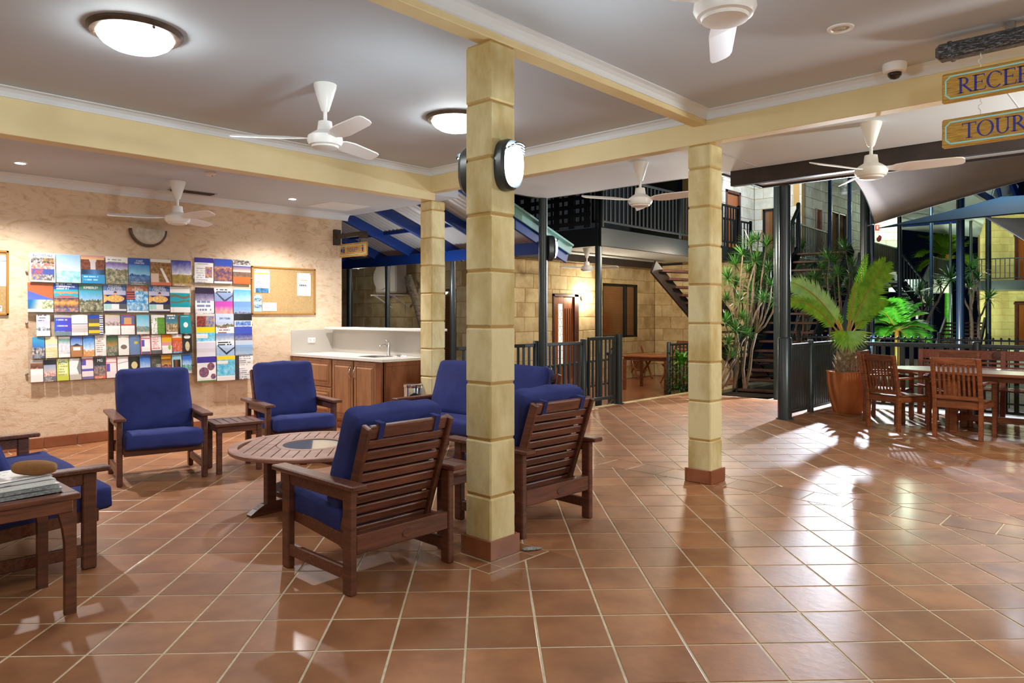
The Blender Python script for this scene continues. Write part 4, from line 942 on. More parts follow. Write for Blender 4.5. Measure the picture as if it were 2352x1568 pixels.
A4 = [
 ('white BUS TIMETABLE cover with photo collage, first in the top row', coll(WH, MIX, 3, 2, 4, .17), (('BUS TIMETABLE', .87, 'inkg', .036, .72),)),
 ('pale blue brochure of a lone figure wading in calm sea', scene((190, 218, 236), .02, (160, 205, 236), (214, 226, 234), .42, (120, 206, 214), (206, 228, 230), s=5, rough=.01), ()),
 ('brochure with red gorge cliffs above a bright cyan panel', gorge(), ()),
 ('white topped brochure of a gorge lake over two small photos', scene(WH, .22, (120, 90, 170), (200, 205, 220), .55, (70, 80, 60), (206, 190, 150), s=8, tcol=(150, 150, 150)), ()),
 ('deep blue coast charter brochure with a white boat', scene((30, 76, 170), .25, (60, 130, 200), (150, 205, 235), .38, (24, 60, 130), (60, 130, 190), (60, 70, 80), .12, s=9), (('COAST', .86, 'inkw', .030, .8), ('CHARTERS', .78, 'inkw', .028, .8))),
 ('brochure of a brown cliff with white waterfall and orange foot', lambda u, v: WH if v > .88 else ((214, 110, 80) if v < .12 else ((240, 238, 235) if abs(u - (.9 - v * .6)) < .05 + .03 * (1 - v) and v < .66 else ((226, 196, 180) if u < .38 and v < .45 else mixc((110, 74, 50), (190, 140, 70), nz(u, v, 5, 6) * 2 - .5)))), ()),
 ('brochure with purple cloudy sky over golden grassland', scene((60, 60, 150), .02, (70, 70, 170), (236, 236, 242), .44, (196, 160, 70), (130, 120, 70), (190, 150, 110), .10, s=12, rough=.03), ()),
 ('terracotta topped brochure with blue diagonal over a beach, start of second row', diag, ()),
 ('blue turtle and kayak brochure with a red kayak', kayak, (('TURTLE & KAYAK', .86, 'inkw', .032, .68),)),
 ('green KIMBERLEY brochure with gorge and rock photos', scene((70, 130, 120), .22, (60, 160, 190), (150, 190, 230), .46, (70, 70, 40), (190, 184, 160), s=17, rough=.12), (('KIMBERLEY', .83, 'inkw', .040, .74),)),
 ('FISHING CHARTERS brochure with golden fish, left one of the pair', fishing, (('FISHING', .895, 'inkw', .046, .8), ('CHARTERS', .80, 'inkw', .046, .72))),
 ('dolphin tour brochure with aqua water and red text blocks', lambda u, v: mixc((226, 140, 90), (120, 90, 80), nz(u, v, 3, 5)) if v > .80 else (((206, 90, 80) if int(v * 22) % 2 else (60, 50, 70)) if u < .38 and v > .46 else ((232, 238, 244) if v < .06 else mixc((40, 140, 210), (226, 236, 244), nz(u, v, 21, 5) * 2 - .5))), (('ECO', .88, 'inkw', .036, .8), ('DOLPHIN', .80, 'inkw', .034, .8))),
 ('FISHING CHARTERS brochure with golden fish, right one of the pair', fishing, (('FISHING', .895, 'inkw', .046, .8), ('CHARTERS', .80, 'inkw', .046, .72))),
 ('white and teal brochure of low hills across turquoise water', lambda u, v: WH if v > .76 or v < .20 else ((110, 110, 90) if (abs(v - .62 - .04 * math.sin(u * 7)) < .05 or abs(v - .42 + .04 * math.sin(u * 6)) < .035) and nz(u, v, 3, 3) > .3 else (20, 160, 176)), ()),
]
XA = [2.055 + .242 * k for k in range(7)]
for k, (lab, fn, tx) in enumerate(A4):
    r = k // 7; leaflet(lab, XA[k % 7] + .10 - (.02 if r else 0), 1.775 if r == 0 else 1.455, .233, .312, fn, 'wide brochure rack', -.055, texts=tx)
R3 = [
 ('white leaflet with script title over grey boats', scene(WH, .3, (200, 190, 214), (220, 216, 224), .40, (90, 96, 110), (226, 226, 228), WH, .25, 3, tcol=(110, 110, 150)), .115, ()),
 ('violet blue menu card in a grey holder', lambda u, v: (190, 180, 182) if v > .86 else ((120, 140, 150) if v < .2 else typed(u, v, 4, (190, 190, 240), mixc((60, 90, 200), (80, 60, 190), u), 7)), .15, ()),
 ('folded white price cards with a dark line', lambda u, v: (60, 60, 64) if abs(v - .55) < .02 else (WH if v > .5 or v < .14 else (206, 196, 196)), .145, ()),
 ('blue and yellow tour leaflet with a film strip edge', lambda u, v: (WH if int(v * 18) % 2 else (70, 70, 130)) if u > .74 else ((40, 70, 180) if v > .8 else ((230, 196, 30) if .44 < v < .58 or .1 < v < .24 else mixc((110, 90, 70), (60, 70, 90), nz(u, v, 3, 6)))), .135, ()),
 ('cream leaflet with a bird photo above white text', scene((226, 206, 150), .06, (216, 196, 190), (206, 190, 196), .62, (130, 100, 90), (210, 200, 196), WH, .45, 6), .145, ()),
 ('camel ride leaflet with red band, upper one', lambda u, v: (200, 50, 50) if abs(v - .48) < .03 or v > .95 else (WH if v < .47 else mixc((50, 90, 190), (214, 160, 100), 1 if abs(u - .5) < .26 and v < .85 else nz(u, v, 2, 3) * .5)), .135, ()),
 ('pale aqua island leaflet', scene((120, 200, 230), .04, (110, 196, 226), (170, 214, 232), .40, (206, 150, 90), (40, 150, 190), (226, 220, 210), .12, 9, .05), .13, ()),
 ('green and white menu leaflet with curled pages', lambda u, v: WH if v > .86 or (u < .42 and nz(u, v, 3, 6) > .38) else mixc((120, 170, 60), (70, 130, 50), nz(u, v, 5, 5)), .14, ()),
 ('slate leaflet with script title over a sandy shell', scene((70, 120, 140), .34, (70, 120, 140), (90, 140, 150), .52, (226, 206, 160), (110, 84, 60), WH, .10, 7, .1, tcol=WH), .125, ()),
 ('teal leaflet with a large white pearl', disc((20, 146, 160), (236, 240, 238), .21, .5, .46, 1.5, (.82, .94)), .118, ()),
]
x = 2.055
for lab, fn, w_, tx in R3: leaflet(lab + ', third rack row', x + .066 + w_ / 2 - .02, 1.20, w_ * 1.08, .228, fn, 'wide brochure rack', -.058, texts=tx); x += .1655
R4 = [
 ('blue harbour leaflet', scene((60, 160, 210), .2, (60, 160, 210), (60, 110, 190), .5, (60, 60, 80), (226, 216, 200), (70, 90, 120), .12, 3)), ('cream lodge leaflet', scene((232, 222, 180), .36, (190, 205, 220), (226, 220, 200), .5, (214, 190, 130), (226, 216, 170), (226, 214, 160), .3, 4)),
 ('white leaflet with green hill and grey lower photo', scene(WH, .12, (90, 140, 130), (220, 226, 232), .62, (200, 196, 204), (236, 236, 238), WH, .16, 5)), ('blue leaflet with white tent and orange foot', lambda u, v: mixc((50, 80, 190), (150, 180, 220), 1 - (v - .6) * 2.5) if v > .66 or (v > .56 and abs(u - .5) * .3 > .66 - v) else ((50, 46, 60) if v > .52 else ((240, 238, 236) if .32 < v < .48 and .2 < u < .8 else (184, 124, 70)))),
 ('blue and sand desert leaflet', scene((40, 110, 200), .1, (60, 130, 210), (226, 232, 240), .30, (214, 140, 70), (230, 180, 130), s=7, rough=.1)), ('tall white menu leaflet', texty((236, 232, 226), (180, 150, 140), s=6)),
 ('dark green food leaflet', scene((50, 96, 64), .12, (50, 96, 64), (190, 130, 60), .5, (60, 110, 70), (206, 150, 140), (80, 96, 70), .16, 8)), ('white leaflet with oyster plate', disc((238, 236, 230), (120, 100, 90), .30, .5, .42, 2.6)),
 ('slate blue leaflet with yellow bird', disc((106, 132, 176), (200, 186, 60), .19, .62, .62, 2.4)), ('pink edged price leaflet', lambda u, v: (206, 110, 120) if u < .07 or u > .93 or v > .96 else ((90, 80, 180) if u < .35 and .4 < v < .75 else ((206, 70, 70) if abs(v - .83) < .02 else ((110, 90, 130) if v < .14 else WH)))),
 ('white leaflet with red script and grey foot', texty((238, 232, 230), (214, 120, 110), (0, .2, (96, 96, 96)), 9)), ('orange and pink food leaflet', lambda u, v: (224, 130, 30) if v > .84 else ((230, 180, 40) if v > .62 else ((222, 150, 150) if v > .42 else mixc(WH, (150, 190, 60), 1 if (u - .75) ** 2 + (v - .33) ** 2 < .02 else 0)))),
 ('white and orange outback leaflet', scene(WH, .16, (226, 130, 40), (200, 90, 40), .62, (190, 70, 50), (226, 150, 120), (70, 140, 190), .10, 12)), ('black leaflet with sepia figure in a hat', lambda u, v: (238, 238, 236) if ((u - .5) / .36) ** 2 + ((v - .86) / .10) ** 2 < 1 else ((206, 190, 150) if ((u - .5) / .24) ** 2 + ((v - .36) / .26) ** 2 < 1 else (46, 42, 40))),
]
for k, (lab, fn) in enumerate(R4): leaflet(lab + ', fourth rack row', 2.115 + .1195 * k, .965, .112, .225 + (.03 if k == 5 else 0), fn, 'wide brochure rack', -.060)
R5 = [
 ('brown leaflet with blank white lower half', scene((190, 180, 176), .14, (150, 100, 70), (90, 60, 50), .62, (200, 110, 70), (230, 170, 110), WH, .60, 3)), ('black topped leaflet with small photos', scene((28, 26, 28), .24, (150, 160, 200), (206, 190, 180), .45, (206, 110, 90), (226, 226, 226), (110, 110, 120), .22, 4)),
 ('lime yellow leaflet', lambda u, v: (206, 214, 70) if u < .12 or u > .88 or v < .25 else (mixc((60, 90, 110), WH, .2) if abs(v - .87 + .1 * abs(u - .5)) < .03 else typed(u, v, 5, (180, 180, 120), (240, 240, 170), 8))), ('white folded leaflet with grey arrow edge', lambda u, v: (130, 130, 136) if u > .62 + .6 * abs(v - .55) and v > .25 else (WH if v > .25 else (206, 196, 180))),
 ('pink price list leaflet standing taller', lambda u, v: (206, 70, 80) if v > .97 or abs(v - .76) < .015 else ((96, 84, 180) if (u < .36 and .52 < v < .74) or .30 < v < .40 else ((120, 110, 160) if v < .10 else (240, 222, 224)))), ('grey car hire leaflet lettered MG', scene((50, 50, 54), .38, (50, 50, 54), (60, 130, 190), .6, (190, 150, 130), (90, 84, 84), (226, 110, 80), .12, 6)),
 ('short pink price list leaflet', lambda u, v: (214, 90, 90) if u < .06 or u > .94 or v > .96 or abs(v - .74) < .02 else ((96, 84, 180) if u < .36 and .3 < v < .7 else (240, 226, 226))), ('white folded paper stack leaflet', lambda u, v: mixc(WH, (180, 176, 190), 1 if (v > .5 and abs(v - .72 - (u - .5) * .1) < .02) else 0)),
 ('black leaflet with gold shell', disc((34, 30, 30), (214, 196, 140), .30, .5, .56, 1.7)), ('blue sky leaflet with orange dunes', scene((40, 100, 200), .1, (50, 110, 205), (226, 232, 240), .30, (220, 140, 60), (236, 190, 130), s=17, rough=.1)),
 ('dark leaflet with grey food photos', coll((60, 56, 54), [(120, 110, 100), (200, 190, 180), (80, 100, 60), (70, 60, 60)], 5, 2, 3, .2)), ('brown leaflet with orange header', scene((214, 150, 40), .2, (120, 80, 40), (206, 150, 80), .5, (60, 44, 34), (206, 130, 120), s=19)),
 ('pale blue leaflet with brown boab photo', lambda u, v: (150, 205, 226) if v > .74 else ((176, 206, 216) if u < .12 or u > .88 or v < .14 else mixc((130, 74, 44), (40, 46, 30), abs(u - .42) * 4))), ('blue leaflet with green cove', scene((60, 120, 205), .2, (60, 110, 205), (190, 215, 240), .45, (70, 120, 70), (150, 205, 226), (196, 190, 186), .14, 21)),
]
for k, (lab, fn) in enumerate(R5): leaflet(lab + ', bottom rack row', 2.10 + .1205 * k, .715, .113, .232 + (.06 if k == 4 else 0), fn, 'wide brochure rack', -.062, texts=((('MG', .80, 'inkw', .045, .8),) if k == 5 else ()))
R6 = [
 ('white cruise brochure with violet header', texty(WH, (190, 190, 200), (.80, 1, (56, 46, 160)), 3, (.2, .65, .55, .95, (120, 90, 180), (226, 170, 80)))), ('blue helicopter flight brochure', scene((50, 80, 180), .28, (90, 70, 150), (226, 170, 120), .62, (196, 120, 70), (70, 60, 120), WH, .08, 4)), ('orange and photo strip brochure', lambda u, v: mixc((60, 50, 46), (226, 220, 214), nz(u, v, 4, 7) * 2 - .5) if v > .8 else (WH if abs(v - .77) < .02 or abs(v - .52) < .02 else (mixc((70, 70, 140), (226, 190, 150), (.77 - v) * 4) if v > .52 else ((222, 100, 44) if v < .3 else mixc((150, 120, 100), (90, 70, 60), nz(u, v, 5, 6)))))),
 ('dark purple sunset boat brochure', scene((40, 26, 56), .24, (90, 80, 120), (226, 210, 226), .30, (30, 30, 50), (60, 50, 70), s=7, rough=.02)), ('grey blue leaping whale brochure', whale((110, 130, 180), (150, 170, 205), (60, 66, 84), 8)), ('sky blue brochure with a dark fin', scene(WH, .05, (90, 160, 226), (206, 226, 240), .3, (60, 60, 70), (170, 205, 230), s=9, rough=.06)),
 ('white sailing brochure with blue bows', scene(WH, .4, WH, (226, 226, 230), .5, (60, 100, 180), (226, 226, 230), s=10, tcol=(120, 130, 170))), ('pink and violet festival brochure', scene((190, 70, 170), .2, (196, 80, 170), (240, 160, 170), .6, (240, 190, 150), (226, 120, 150), s=11, rough=.2)), ('blue island flight brochure', scene((110, 150, 220), .2, (110, 150, 220), (150, 190, 226), .55, (60, 90, 110), (206, 160, 200), s=12)),
 ('grey and red camel brochure', coll((216, 206, 196), [(60, 100, 200), (214, 160, 100), (70, 56, 50), (190, 60, 50)], 5, 2, 2, .1)), ('DAY TOURS brochure with green valley', scene((190, 205, 236), .38, (190, 205, 236), (206, 214, 230), .55, (80, 86, 60), (150, 140, 110), (180, 176, 190), .3, 14)), ('black topped adventure brochure', texty(WH, (170, 170, 190), (.72, 1, (34, 34, 38)), 6, (.5, .7, .06, .94, (60, 90, 190), (150, 190, 226)))),
 ('yellow bannered turquoise coast brochure', lambda u, v: (236, 210, 30) if v > .78 else (WH if .55 < v < .72 and u < .6 else mixc((60, 180, 226), (190, 226, 236), nz(u, v, 7, 4) * 1.6 - .3))), ('white topped outback aircraft brochure', scene(WH, .26, (110, 140, 200), (226, 226, 226), .40, (214, 170, 70), (120, 90, 60), s=16, tcol=(150, 110, 100))), ('red edged evening cruise brochure', scene((60, 80, 180), .3, (50, 60, 150), (150, 160, 200), .5, (150, 100, 80), (120, 120, 124), s=17)),
 ('pale pastel beach brochure', scene((236, 234, 236), .06, (214, 210, 226), (226, 222, 226), .30, (150, 120, 100), (206, 196, 190), s=18, rough=.02)), ('whale tail brochure with white badge', whale((110, 150, 210), (206, 220, 236), (34, 36, 50), 19)), ('blue coastline brochure with red badge', scene((190, 205, 226), .2, (130, 170, 214), (170, 190, 214), .42, (190, 150, 120), (120, 150, 190), (30, 140, 180), .2, 20)),
 ('purple rental brochure with round photos', lambda u, v: (70, 56, 150) if v > .76 else ((mixc((200, 100, 80), (60, 80, 150), nz(u, v, 4, 8) * 2 - .5)) if ((u - .72) ** 2 + ((v - .6) * 1.3) ** 2 < .04 or (u - .35) ** 2 + ((v - .38) * 1.3) ** 2 < .07 or (u - .85) ** 2 + ((v - .2) * 1.3) ** 2 < .02) else (WH if v > .06 else (90, 140, 60)))), ('tall yellow bannered coast brochure', lambda u, v: (236, 210, 30) if v > .84 else (WH if (.68 < v < .80 and u < .6) or v < .2 else mixc((60, 180, 226), (170, 220, 236), nz(u, v, 7, 4) * 1.6 - .3))), ('dark folder holding a white printed list', lambda u, v: (50, 50, 54) if u < .2 or v > .97 else typed(u, v, 21, (150, 150, 165), WH, 12)),
]
TOPS = [2.135, 1.765, 1.60, 1.44, 1.275, 1.10, .91]
LABS = ['top', 'second', 'third', 'fourth', 'fifth', 'sixth', 'bottom']
for k, (lab, fn) in enumerate(R6):
    r, c = divmod(k, 3)
    leaflet('%s, %s row of the narrow rack' % (lab, LABS[r]), 3.885 + .245 * c, TOPS[r] - .31, .234, .31, fn, 'narrow brochure rack', -.026 - .013 * r, lean=R(-1.4), texts=((('DAY TOURS', .78, 'inkb', .032, .8),) if k == 10 else ()))
def rack(label, x0, x1, rows, z0, z1):
    t = thing('brochure_rack', label, 'brochure rack', ((x0 + x1) / 2, WY, z0)); W_ = x1 - x0
    MB().box((0, -.006, (z1 - z0) / 2), (W_, .006, z1 - z0), bev=.002).build('back_panel', M['acrylic'], t)
    for zb, hh, n, dy in rows:
        MB().box((0, -.04 + dy / 2, zb - z0 - .004), (W_, .075, .005), bev=.001).build('ledge', M['acrylic'], t)
        MB().box((0, -.083 + dy, zb - z0 + hh / 2), (W_, .003, hh), bev=.001).build('front_lip', M['acrylic'], t)
        for k in range(n + 1): MB().box((-W_ / 2 + W_ * k / n, -.045 + dy / 2, zb - z0 + hh * .4), (.003, .075, hh * .8), bev=0).build('divider', M['acrylic'], t)
    for sx in (-1, 1):
        for zz in (.1, (z1 - z0) * .5, z1 - z0 - .1): MB().lathe([(.012, 0), (.012, .02), (.006, .024)], 10, M=Matrix.Translation((sx * (W_ / 2 + .012), -.004, zz)) @ Matrix.Rotation(R(90), 4, 'X')).build('standoff', M['steel'], t)
    return t
rack('wide clear brochure rack with five leaflet rows on the plaster wall', 2.03, 3.74, [(1.772, .10, 7, 0), (1.452, .10, 7, 0), (1.197, .08, 10, 0), (.962, .08, 14, 0), (.712, .08, 14, 0)], .70, 1.98)
rack('narrow clear three column brochure rack beside the notice board', 3.765, 4.50, [(TOPS[r] - .312, .05, 3, .040 - .013 * r) for r in range(7)], .585, 2.0)

# ================================================================== SINK BENCH
b = thing('cabinet', 'timber sink cabinet with drawers and two doors by the plaster wall', 'cabinet', (5.10, 7.84, 0)); L = 2.02
def panel(parent, name, c, sy, sz, m, depth=.02, border=.06):
    """raised-panel front facing -x"""
    o = MB().box((0, 0, 0), (depth, sy, sz), bev=.004).build(name, m, parent); o.location = c
    mb = MB(); a, bq = sy / 2 - border, sz / 2 - border; f = .022
    vs = [(-depth / 2 - .0005, s * a, t * bq) for s, t in ((-1, -1), (1, -1), (1, 1), (-1, 1))] + [(-depth / 2 - .012, s * (a - f), t * (bq - f)) for s, t in ((-1, -1), (1, -1), (1, 1), (-1, 1))]
    mb.add(vs, [(4, 7, 6, 5)] + [(i, 4 + i, 4 + (i + 1) % 4, (i + 1) % 4) for i in range(4)])
    a2, b2 = a + .012, bq + .012
    for (y0, z0, y1, z1) in ((-a2, -b2, a2, -b2), (a2, -b2, a2, b2), (a2, b2, -a2, b2), (-a2, b2, -a2, -b2)): mb.bar((-depth / 2 - .002, y0, z0), (-depth / 2 - .002, y1, z1), .012, .010, up=(1, 0, 0), bev=.003)
    mb.build('raised_panel', m, o); return o
MB().box((.32, 0, .485), (.62, L, .77), bev=.003).build('body', M['cab'], b); MB().box((.34, 0, .05), (.56, L - .02, .10), bev=.003).build('kickboard', M['skirt'], b)
def handle(o, vertical, y=0, z=0):
    n = 10; pts = []
    for k in range(n + 1):
        q = k / n - .5; pts.append((-.014 - .030 * math.cos(q * math.pi), y if vertical else y + q * .13, z + q * .15 if vertical else z - .03 * math.cos(q * math.pi) + .02))
    MB().tube(pts, .006, 8).build('handle', M['chrome'], o, smooth=True)
for i, (z0, z1) in enumerate(((.505, .855), (.315, .495), (.125, .305))):
    o = panel(b, 'drawer', (-.002, .515, (z0 + z1) / 2), .93, z1 - z0, M['cab'])
    handle(o, False, 0, .01)
for y, s in ((-.205, -1), (-.68, 1)):
    o = panel(b, 'door', (-.002, y, .49), .45, .73, M['cab']); handle(o, True, s * .19, .22)
MB().box((.01, -.96, .485), (.05, .10, .77)).build('corner_stile', M['cabend'], b)
e = MB().box((.34, -L / 2 - .006, .485), (.60, .012, .77), bev=.002).build('end_panel', M['cabend'], b)
for c, d in (((.34, -L / 2 - .014, .845), (.60, .012, .06)), ((.34, -L / 2 - .014, .14), (.60, .012, .08)), ((.075, -L / 2 - .014, .485), (.07, .012, .65)), ((.605, -L / 2 - .014, .485), (.07, .012, .65))): MB().box(c, d, bev=.005).build('frame', M['cabend'], b)
wt = thing('worktop', 'white stone worktop with an inset steel sink on the timber cabinet', 'worktop', (5.10, 7.84, .87))
mb = MB(); sx0, sx1, sy0, sy1 = .18, .52, -.62, -.22
for a in rsub((-.03, .63, -1.05, 1.02), [(sx0, sx1, sy0, sy1)]): mb.box(((a[0] + a[1]) / 2, (a[2] + a[3]) / 2, .015), (a[1] - a[0], a[3] - a[2], .03), bev=0)
mb.build('slab', M['counter'], wt); rows = []
for q, (k, z) in enumerate(((1.02, .0305), (.97, .030), (.93, -.0), (.90, .004), (.2, .002))):
    rows.append([((sx0 + sx1) / 2 + (sx1 - sx0) / 2 * k * math.copysign(abs(math.cos(a)) ** .5, math.cos(a)), (sy0 + sy1) / 2 + (sy1 - sy0) / 2 * k * math.copysign(abs(math.sin(a)) ** .5, math.sin(a)), z if q < 2 else -.0 + .003 * q) for a in [2 * math.pi * i / 32 for i in range(33)]])
MB().grid(rows).build('sink', M['steel'], wt, smooth=True)
tp = thing('tap', 'chrome mixer tap behind the sink', 'tap', (5.64, 7.42, .90))
MB().lathe([(.026, 0), (.026, .012), (.020, .02), (.019, .15), (.016, .17)], 20).build('body', M['chrome'], tp, smooth=40); MB().tube([(0, 0, .12), (-.06, 0, .145), (-.13, 0, .13), (-.14, 0, .10)], [.013, .012, .011, .010], 12).build('spout', M['chrome'], tp, smooth=True); MB().bar((0, 0, .175), (-.075, -.04, .215), .018, .010).build('lever', M['chrome'], tp)
t = thing('plug', 'small metal sink plug and chain beside the tap', 'plug', (5.60, 7.16, .90)); MB().lathe([(.022, 0), (.02, .012), (.006, .02), (.005, .035)], 14).build('stopper', M['steel'], t); MB().tube([(.0, 0, .035), (.03, -.03, .012), (.05, -.10, .006)], .003, 5).build('chain', M['steel'], t)
MB().box((5.42, WY - .006, 1.06), (.66, .012, .32), bev=.003).build('trim_22', M['splash'], kind='structure')
t = thing('shelf', 'white raised servery shelf on the grey half wall', 'shelf', (5.80, 7.72, 1.222)); MB().box((-.04, 0, .0165), (.36, 2.20, .032), bev=.006).build('board', M['counter'], t)
t = thing('waste_bin', 'chrome cylindrical waste bin with black mouth beside the cabinet', 'bin', (5.19, 6.37, 0), R(15))
MB().lathe([(.105, .0), (.108, .012), (.108, .60), (.104, .615)], 32).build('cylinder', M['chrome'], t, smooth=40); MB().lathe([(.112, .60), (.114, .612), (.112, .635), (.10, .64)], 32).build('lid', M['chrome'], t, smooth=40); MB().lathe([(.107, 0), (.108, .02)], 32).build('base', M['black'], t)
n = 14; vs = []; 
for i in range(n + 1):
    a = R(185 + 80 * i / n); e_ = math.sin(math.pi * i / n) ** .6
    vs += [(.1095 * math.cos(a), .1095 * math.sin(a), .47 - .055 * e_), (.1095 * math.cos(a), .1095 * math.sin(a), .47 + .075 * e_)]
MB().add(vs, [(2 * i, 2 * i + 2, 2 * i + 3, 2 * i + 1) for i in range(n)]).build('mouth', M['black'], t)
# ================================================================== LOUNGE FURNITURE
def cushion(w_, d_, h_, seed, r=.032, puff=.016, wr=.008, n=14):
    """soft box cushion centred at origin, top +z"""
    mb = MB(); A = Vector((w_ / 2, d_ / 2, h_ / 2)); r = min(r, h_ * .48)
    for ax in range(3):
        for sg in (-1, 1):
            nu = int(n * (1.7 if w_ > 1 and ax != 0 else 1)); rows = []
            for i in range(n + 1):
                row = []
                for j in range(nu + 1):
                    a, b_ = -math.cos(math.pi * i / n) * .4 + (2 * i / n - 1) * .6, -math.cos(math.pi * j / nu) * .4 + (2 * j / nu - 1) * .6
                    p = [0, 0, 0]; p[ax] = sg; p[(ax + 1) % 3] = a * sg; p[(ax + 2) % 3] = b_
                    if ax == 0: p = [sg, a * sg, b_]
                    elif ax == 1: p = [b_, sg, a * sg]
                    else: p = [b_, a * -sg, sg]
                    q = Vector((p[0] * A.x, p[1] * A.y, p[2] * A.z))
                    c = Vector((max(-A.x + r, min(A.x - r, q.x)), max(-A.y + r, min(A.y - r, q.y)), max(-A.z + r, min(A.z - r, q.z))))
                    dn = (q - c); q = c + (dn.normalized() * r if dn.length > 1e-6 else dn)
                    q.z += math.copysign(puff, p[2]) * (1 - p[0] ** 2) * (1 - p[1] ** 2) * abs(p[2])
                    q.x += .012 * p[0] * (1 - p[1] ** 2) * (1 - p[2] ** 2); q.y += .012 * p[1] * (1 - p[0] ** 2) * (1 - p[2] ** 2)
                    nn = mnoise.noise(q * 6 + Vector((seed, 0, 0))) + .6 * mnoise.noise(Vector((q.x * 22, q.y * 5, q.z * 9 + seed)))
                    row.append(q + (dn.normalized() if dn.length > 1e-6 else Vector((0, 0, 1))) * nn * wr)
                rows.append(row)
            mb.grid(rows)
    return mb
def lounge(label, W_, loc, rz, cat, name, group, seed=1):
    """slatted hardwood armchair, front towards local +y"""
    t = thing(name, label, cat, loc, rz, group); wd = M['wood']; wx = M['woodx']; h = W_ / 2
    leg = None
    for sx in (-1, 1):
        for sy, top in ((-1, .54), (1, .54)): MB().box((sx * (h - .028), sy * .30, top / 2), (.042, .072, top), bev=.006).build('leg', wd, t)
        MB().box((sx * (h - .022), .0, .556), (.092, .80, .028), bev=.009).build('armrest', wx, t)
        MB().box((sx * (h - .028), 0, .505), (.026, .55, .066), bev=.004).build('arm_rail', wx, t)
        MB().box((sx * (h - .028), 0, .105), (.030, .54, .066), bev=.005).build('stretcher', wx, t)
        MB().bar((sx * (h - .062), -.262, .243), (sx * (h - .062), .345, .300), .026, .07).build('seat_rail', wx, t)
        MB().bar((sx * (h - .082), -.145, .20), (sx * (h - .082), -.375, .855), .062, .030, up=(1, 0, 0), bev=.006).build('back_stile', wd, t)
    MB().box((0, .345, .285), (W_ - .11, .028, .075), bev=.004).build('front_rail', wx, t)
    rr = MB().box((0, -.300, .250), (W_ - .098, .060, .100), bev=.005).build('rear_rail', wx, t)
    MB().lathe([(.030, 0), (.028, .003), (.004, .004)], 20, M=Matrix.Translation((.02, -.332, .245)) @ Matrix.Rotation(R(90), 4, 'X') @ Matrix.Diagonal((1.3, .8, 1, 1))).build('emblem', M['wood'], rr)
    a = math.atan2(.23, .655); S0 = None
    def bk(z): return -.145 - (z - .20) * math.tan(a)
    for k in range(9):
        z = .272 + k * .0605
        if S0 is None: S0 = MB().box((0, 0, 0), (W_ - .20, .018, .050), bev=.004).build('slat', wx, t); o = S0
        else: o = inst(S0, t)
        o.location = (0, bk(z), z); o.rotation_euler = (a, 0, 0)
    MB().box((0, bk(.822), .822), (W_ - .20, .028, .074), bev=.006, rot=Matrix.Rotation(a, 4, 'X')).build('top_rail', wx, t)
    for k in range(6): MB().bar((-h + .10, -.16 + k * .09, .262 + k * .009), (h - .10, -.16 + k * .09, .262 + k * .009), .05, .016).build('seat_slat', wx, t)
    cs = cushion(W_ - .115, .60, .14, seed).build('seat_cushion', M['navy'], t, smooth=True); cs.location = (0, .140, .350); cs.rotation_euler = (R(4.5), 0, 0)
    cb = cushion(W_ - .13, .57, .155, seed + 5, .042, .024, .010).build('back_cushion', M['navy'], t, smooth=True); cb.location = (0, -.155, .655); cb.rotation_euler = (R(-90) + a - R(0), 0, 0)
    cb.rotation_euler = (R(90) + a, 0, 0)
    for sx in (-.27, .25):
        x = sx * W_; y0, y1 = bk(.858), bk(.77)
        MB().bar((x, bk(.86) + .04, .875), (x, bk(.86) - .022, .866), .034, .004).bar((x, bk(.86) - .021, .867), (x, bk(.79) - .019, .782), .034, .004, up=(0, 1, 0)).build('strap', M['navy'], t)
    return t
GRP = 'blue cushioned slatted lounge chairs'
c1 = lounge('slatted lounge chair with blue cushions, its back turned, left of the closest column', .72, (2.425, 3.375, 0), 0, 'armchair', 'lounge_chair', GRP, 1)
dup(c1, (3.715, 3.345, 0), R(-2.5), 'slatted lounge chair with blue cushions, its back turned, right of the closest column')
dup(c1, (2.50, 6.645, 0), R(168.2), 'blue cushioned lounge chair facing us before the wide brochure rack')
dup(c1, (3.785, 6.60, 0), R(170.1), 'blue cushioned lounge chair facing us before the sink cabinet')
s1 = lounge('two seat blue cushioned sofa cut by the left photo edge', 1.64, (1.035, 5.27, 0), R(-91.5), 'sofa', 'lounge_sofa', 'two seat slatted lounge sofas', 9)
dup(s1, (4.93, 5.06, 0), R(90), 'two seat blue cushioned sofa half hidden by the closest column')
def side_table(label, loc, rz, w_=.43, h_=.45):
    t = thing('side_table', label, 'side table', loc, rz, 'small slatted side tables'); k = w_ / 2
    for c, d in (((0, k - .03, h_ - .0125), (w_, .06, .025)), ((0, -k + .03, h_ - .0125), (w_, .06, .025))): MB().box(c, d).build('top_rail', M['woodx'], t)
    n = 6
    for i in range(n): MB().box((-k + w_ * (i + .5) / n, 0, h_ - .013), (w_ / n - .008, w_ - .125, .022), bev=.003).build('slat', M['wood'], t)
    for c, d in (((0, k - .04, h_ - .055), (w_ - .1, .02, .06)), ((0, -k + .04, h_ - .055), (w_ - .1, .02, .06)), ((k - .04, 0, h_ - .055), (.02, w_ - .1, .06)), ((-k + .04, 0, h_ - .055), (.02, w_ - .1, .06))): MB().box(c, d).build('apron', M['woodx'], t)
    for sx in (-1, 1):
        for sy in (-1, 1): MB().box((sx * (k - .04), sy * (k - .04), (h_ - .03) / 2), (.045, .045, h_ - .03)).build('leg', M['wood'], t)
    return t
side_table('small slatted side table between the two chairs facing us', (3.09, 6.40, 0), R(-11))
side_table('small slatted side table between the two turned chairs, behind the column', (3.075, 3.46, 0), 0)
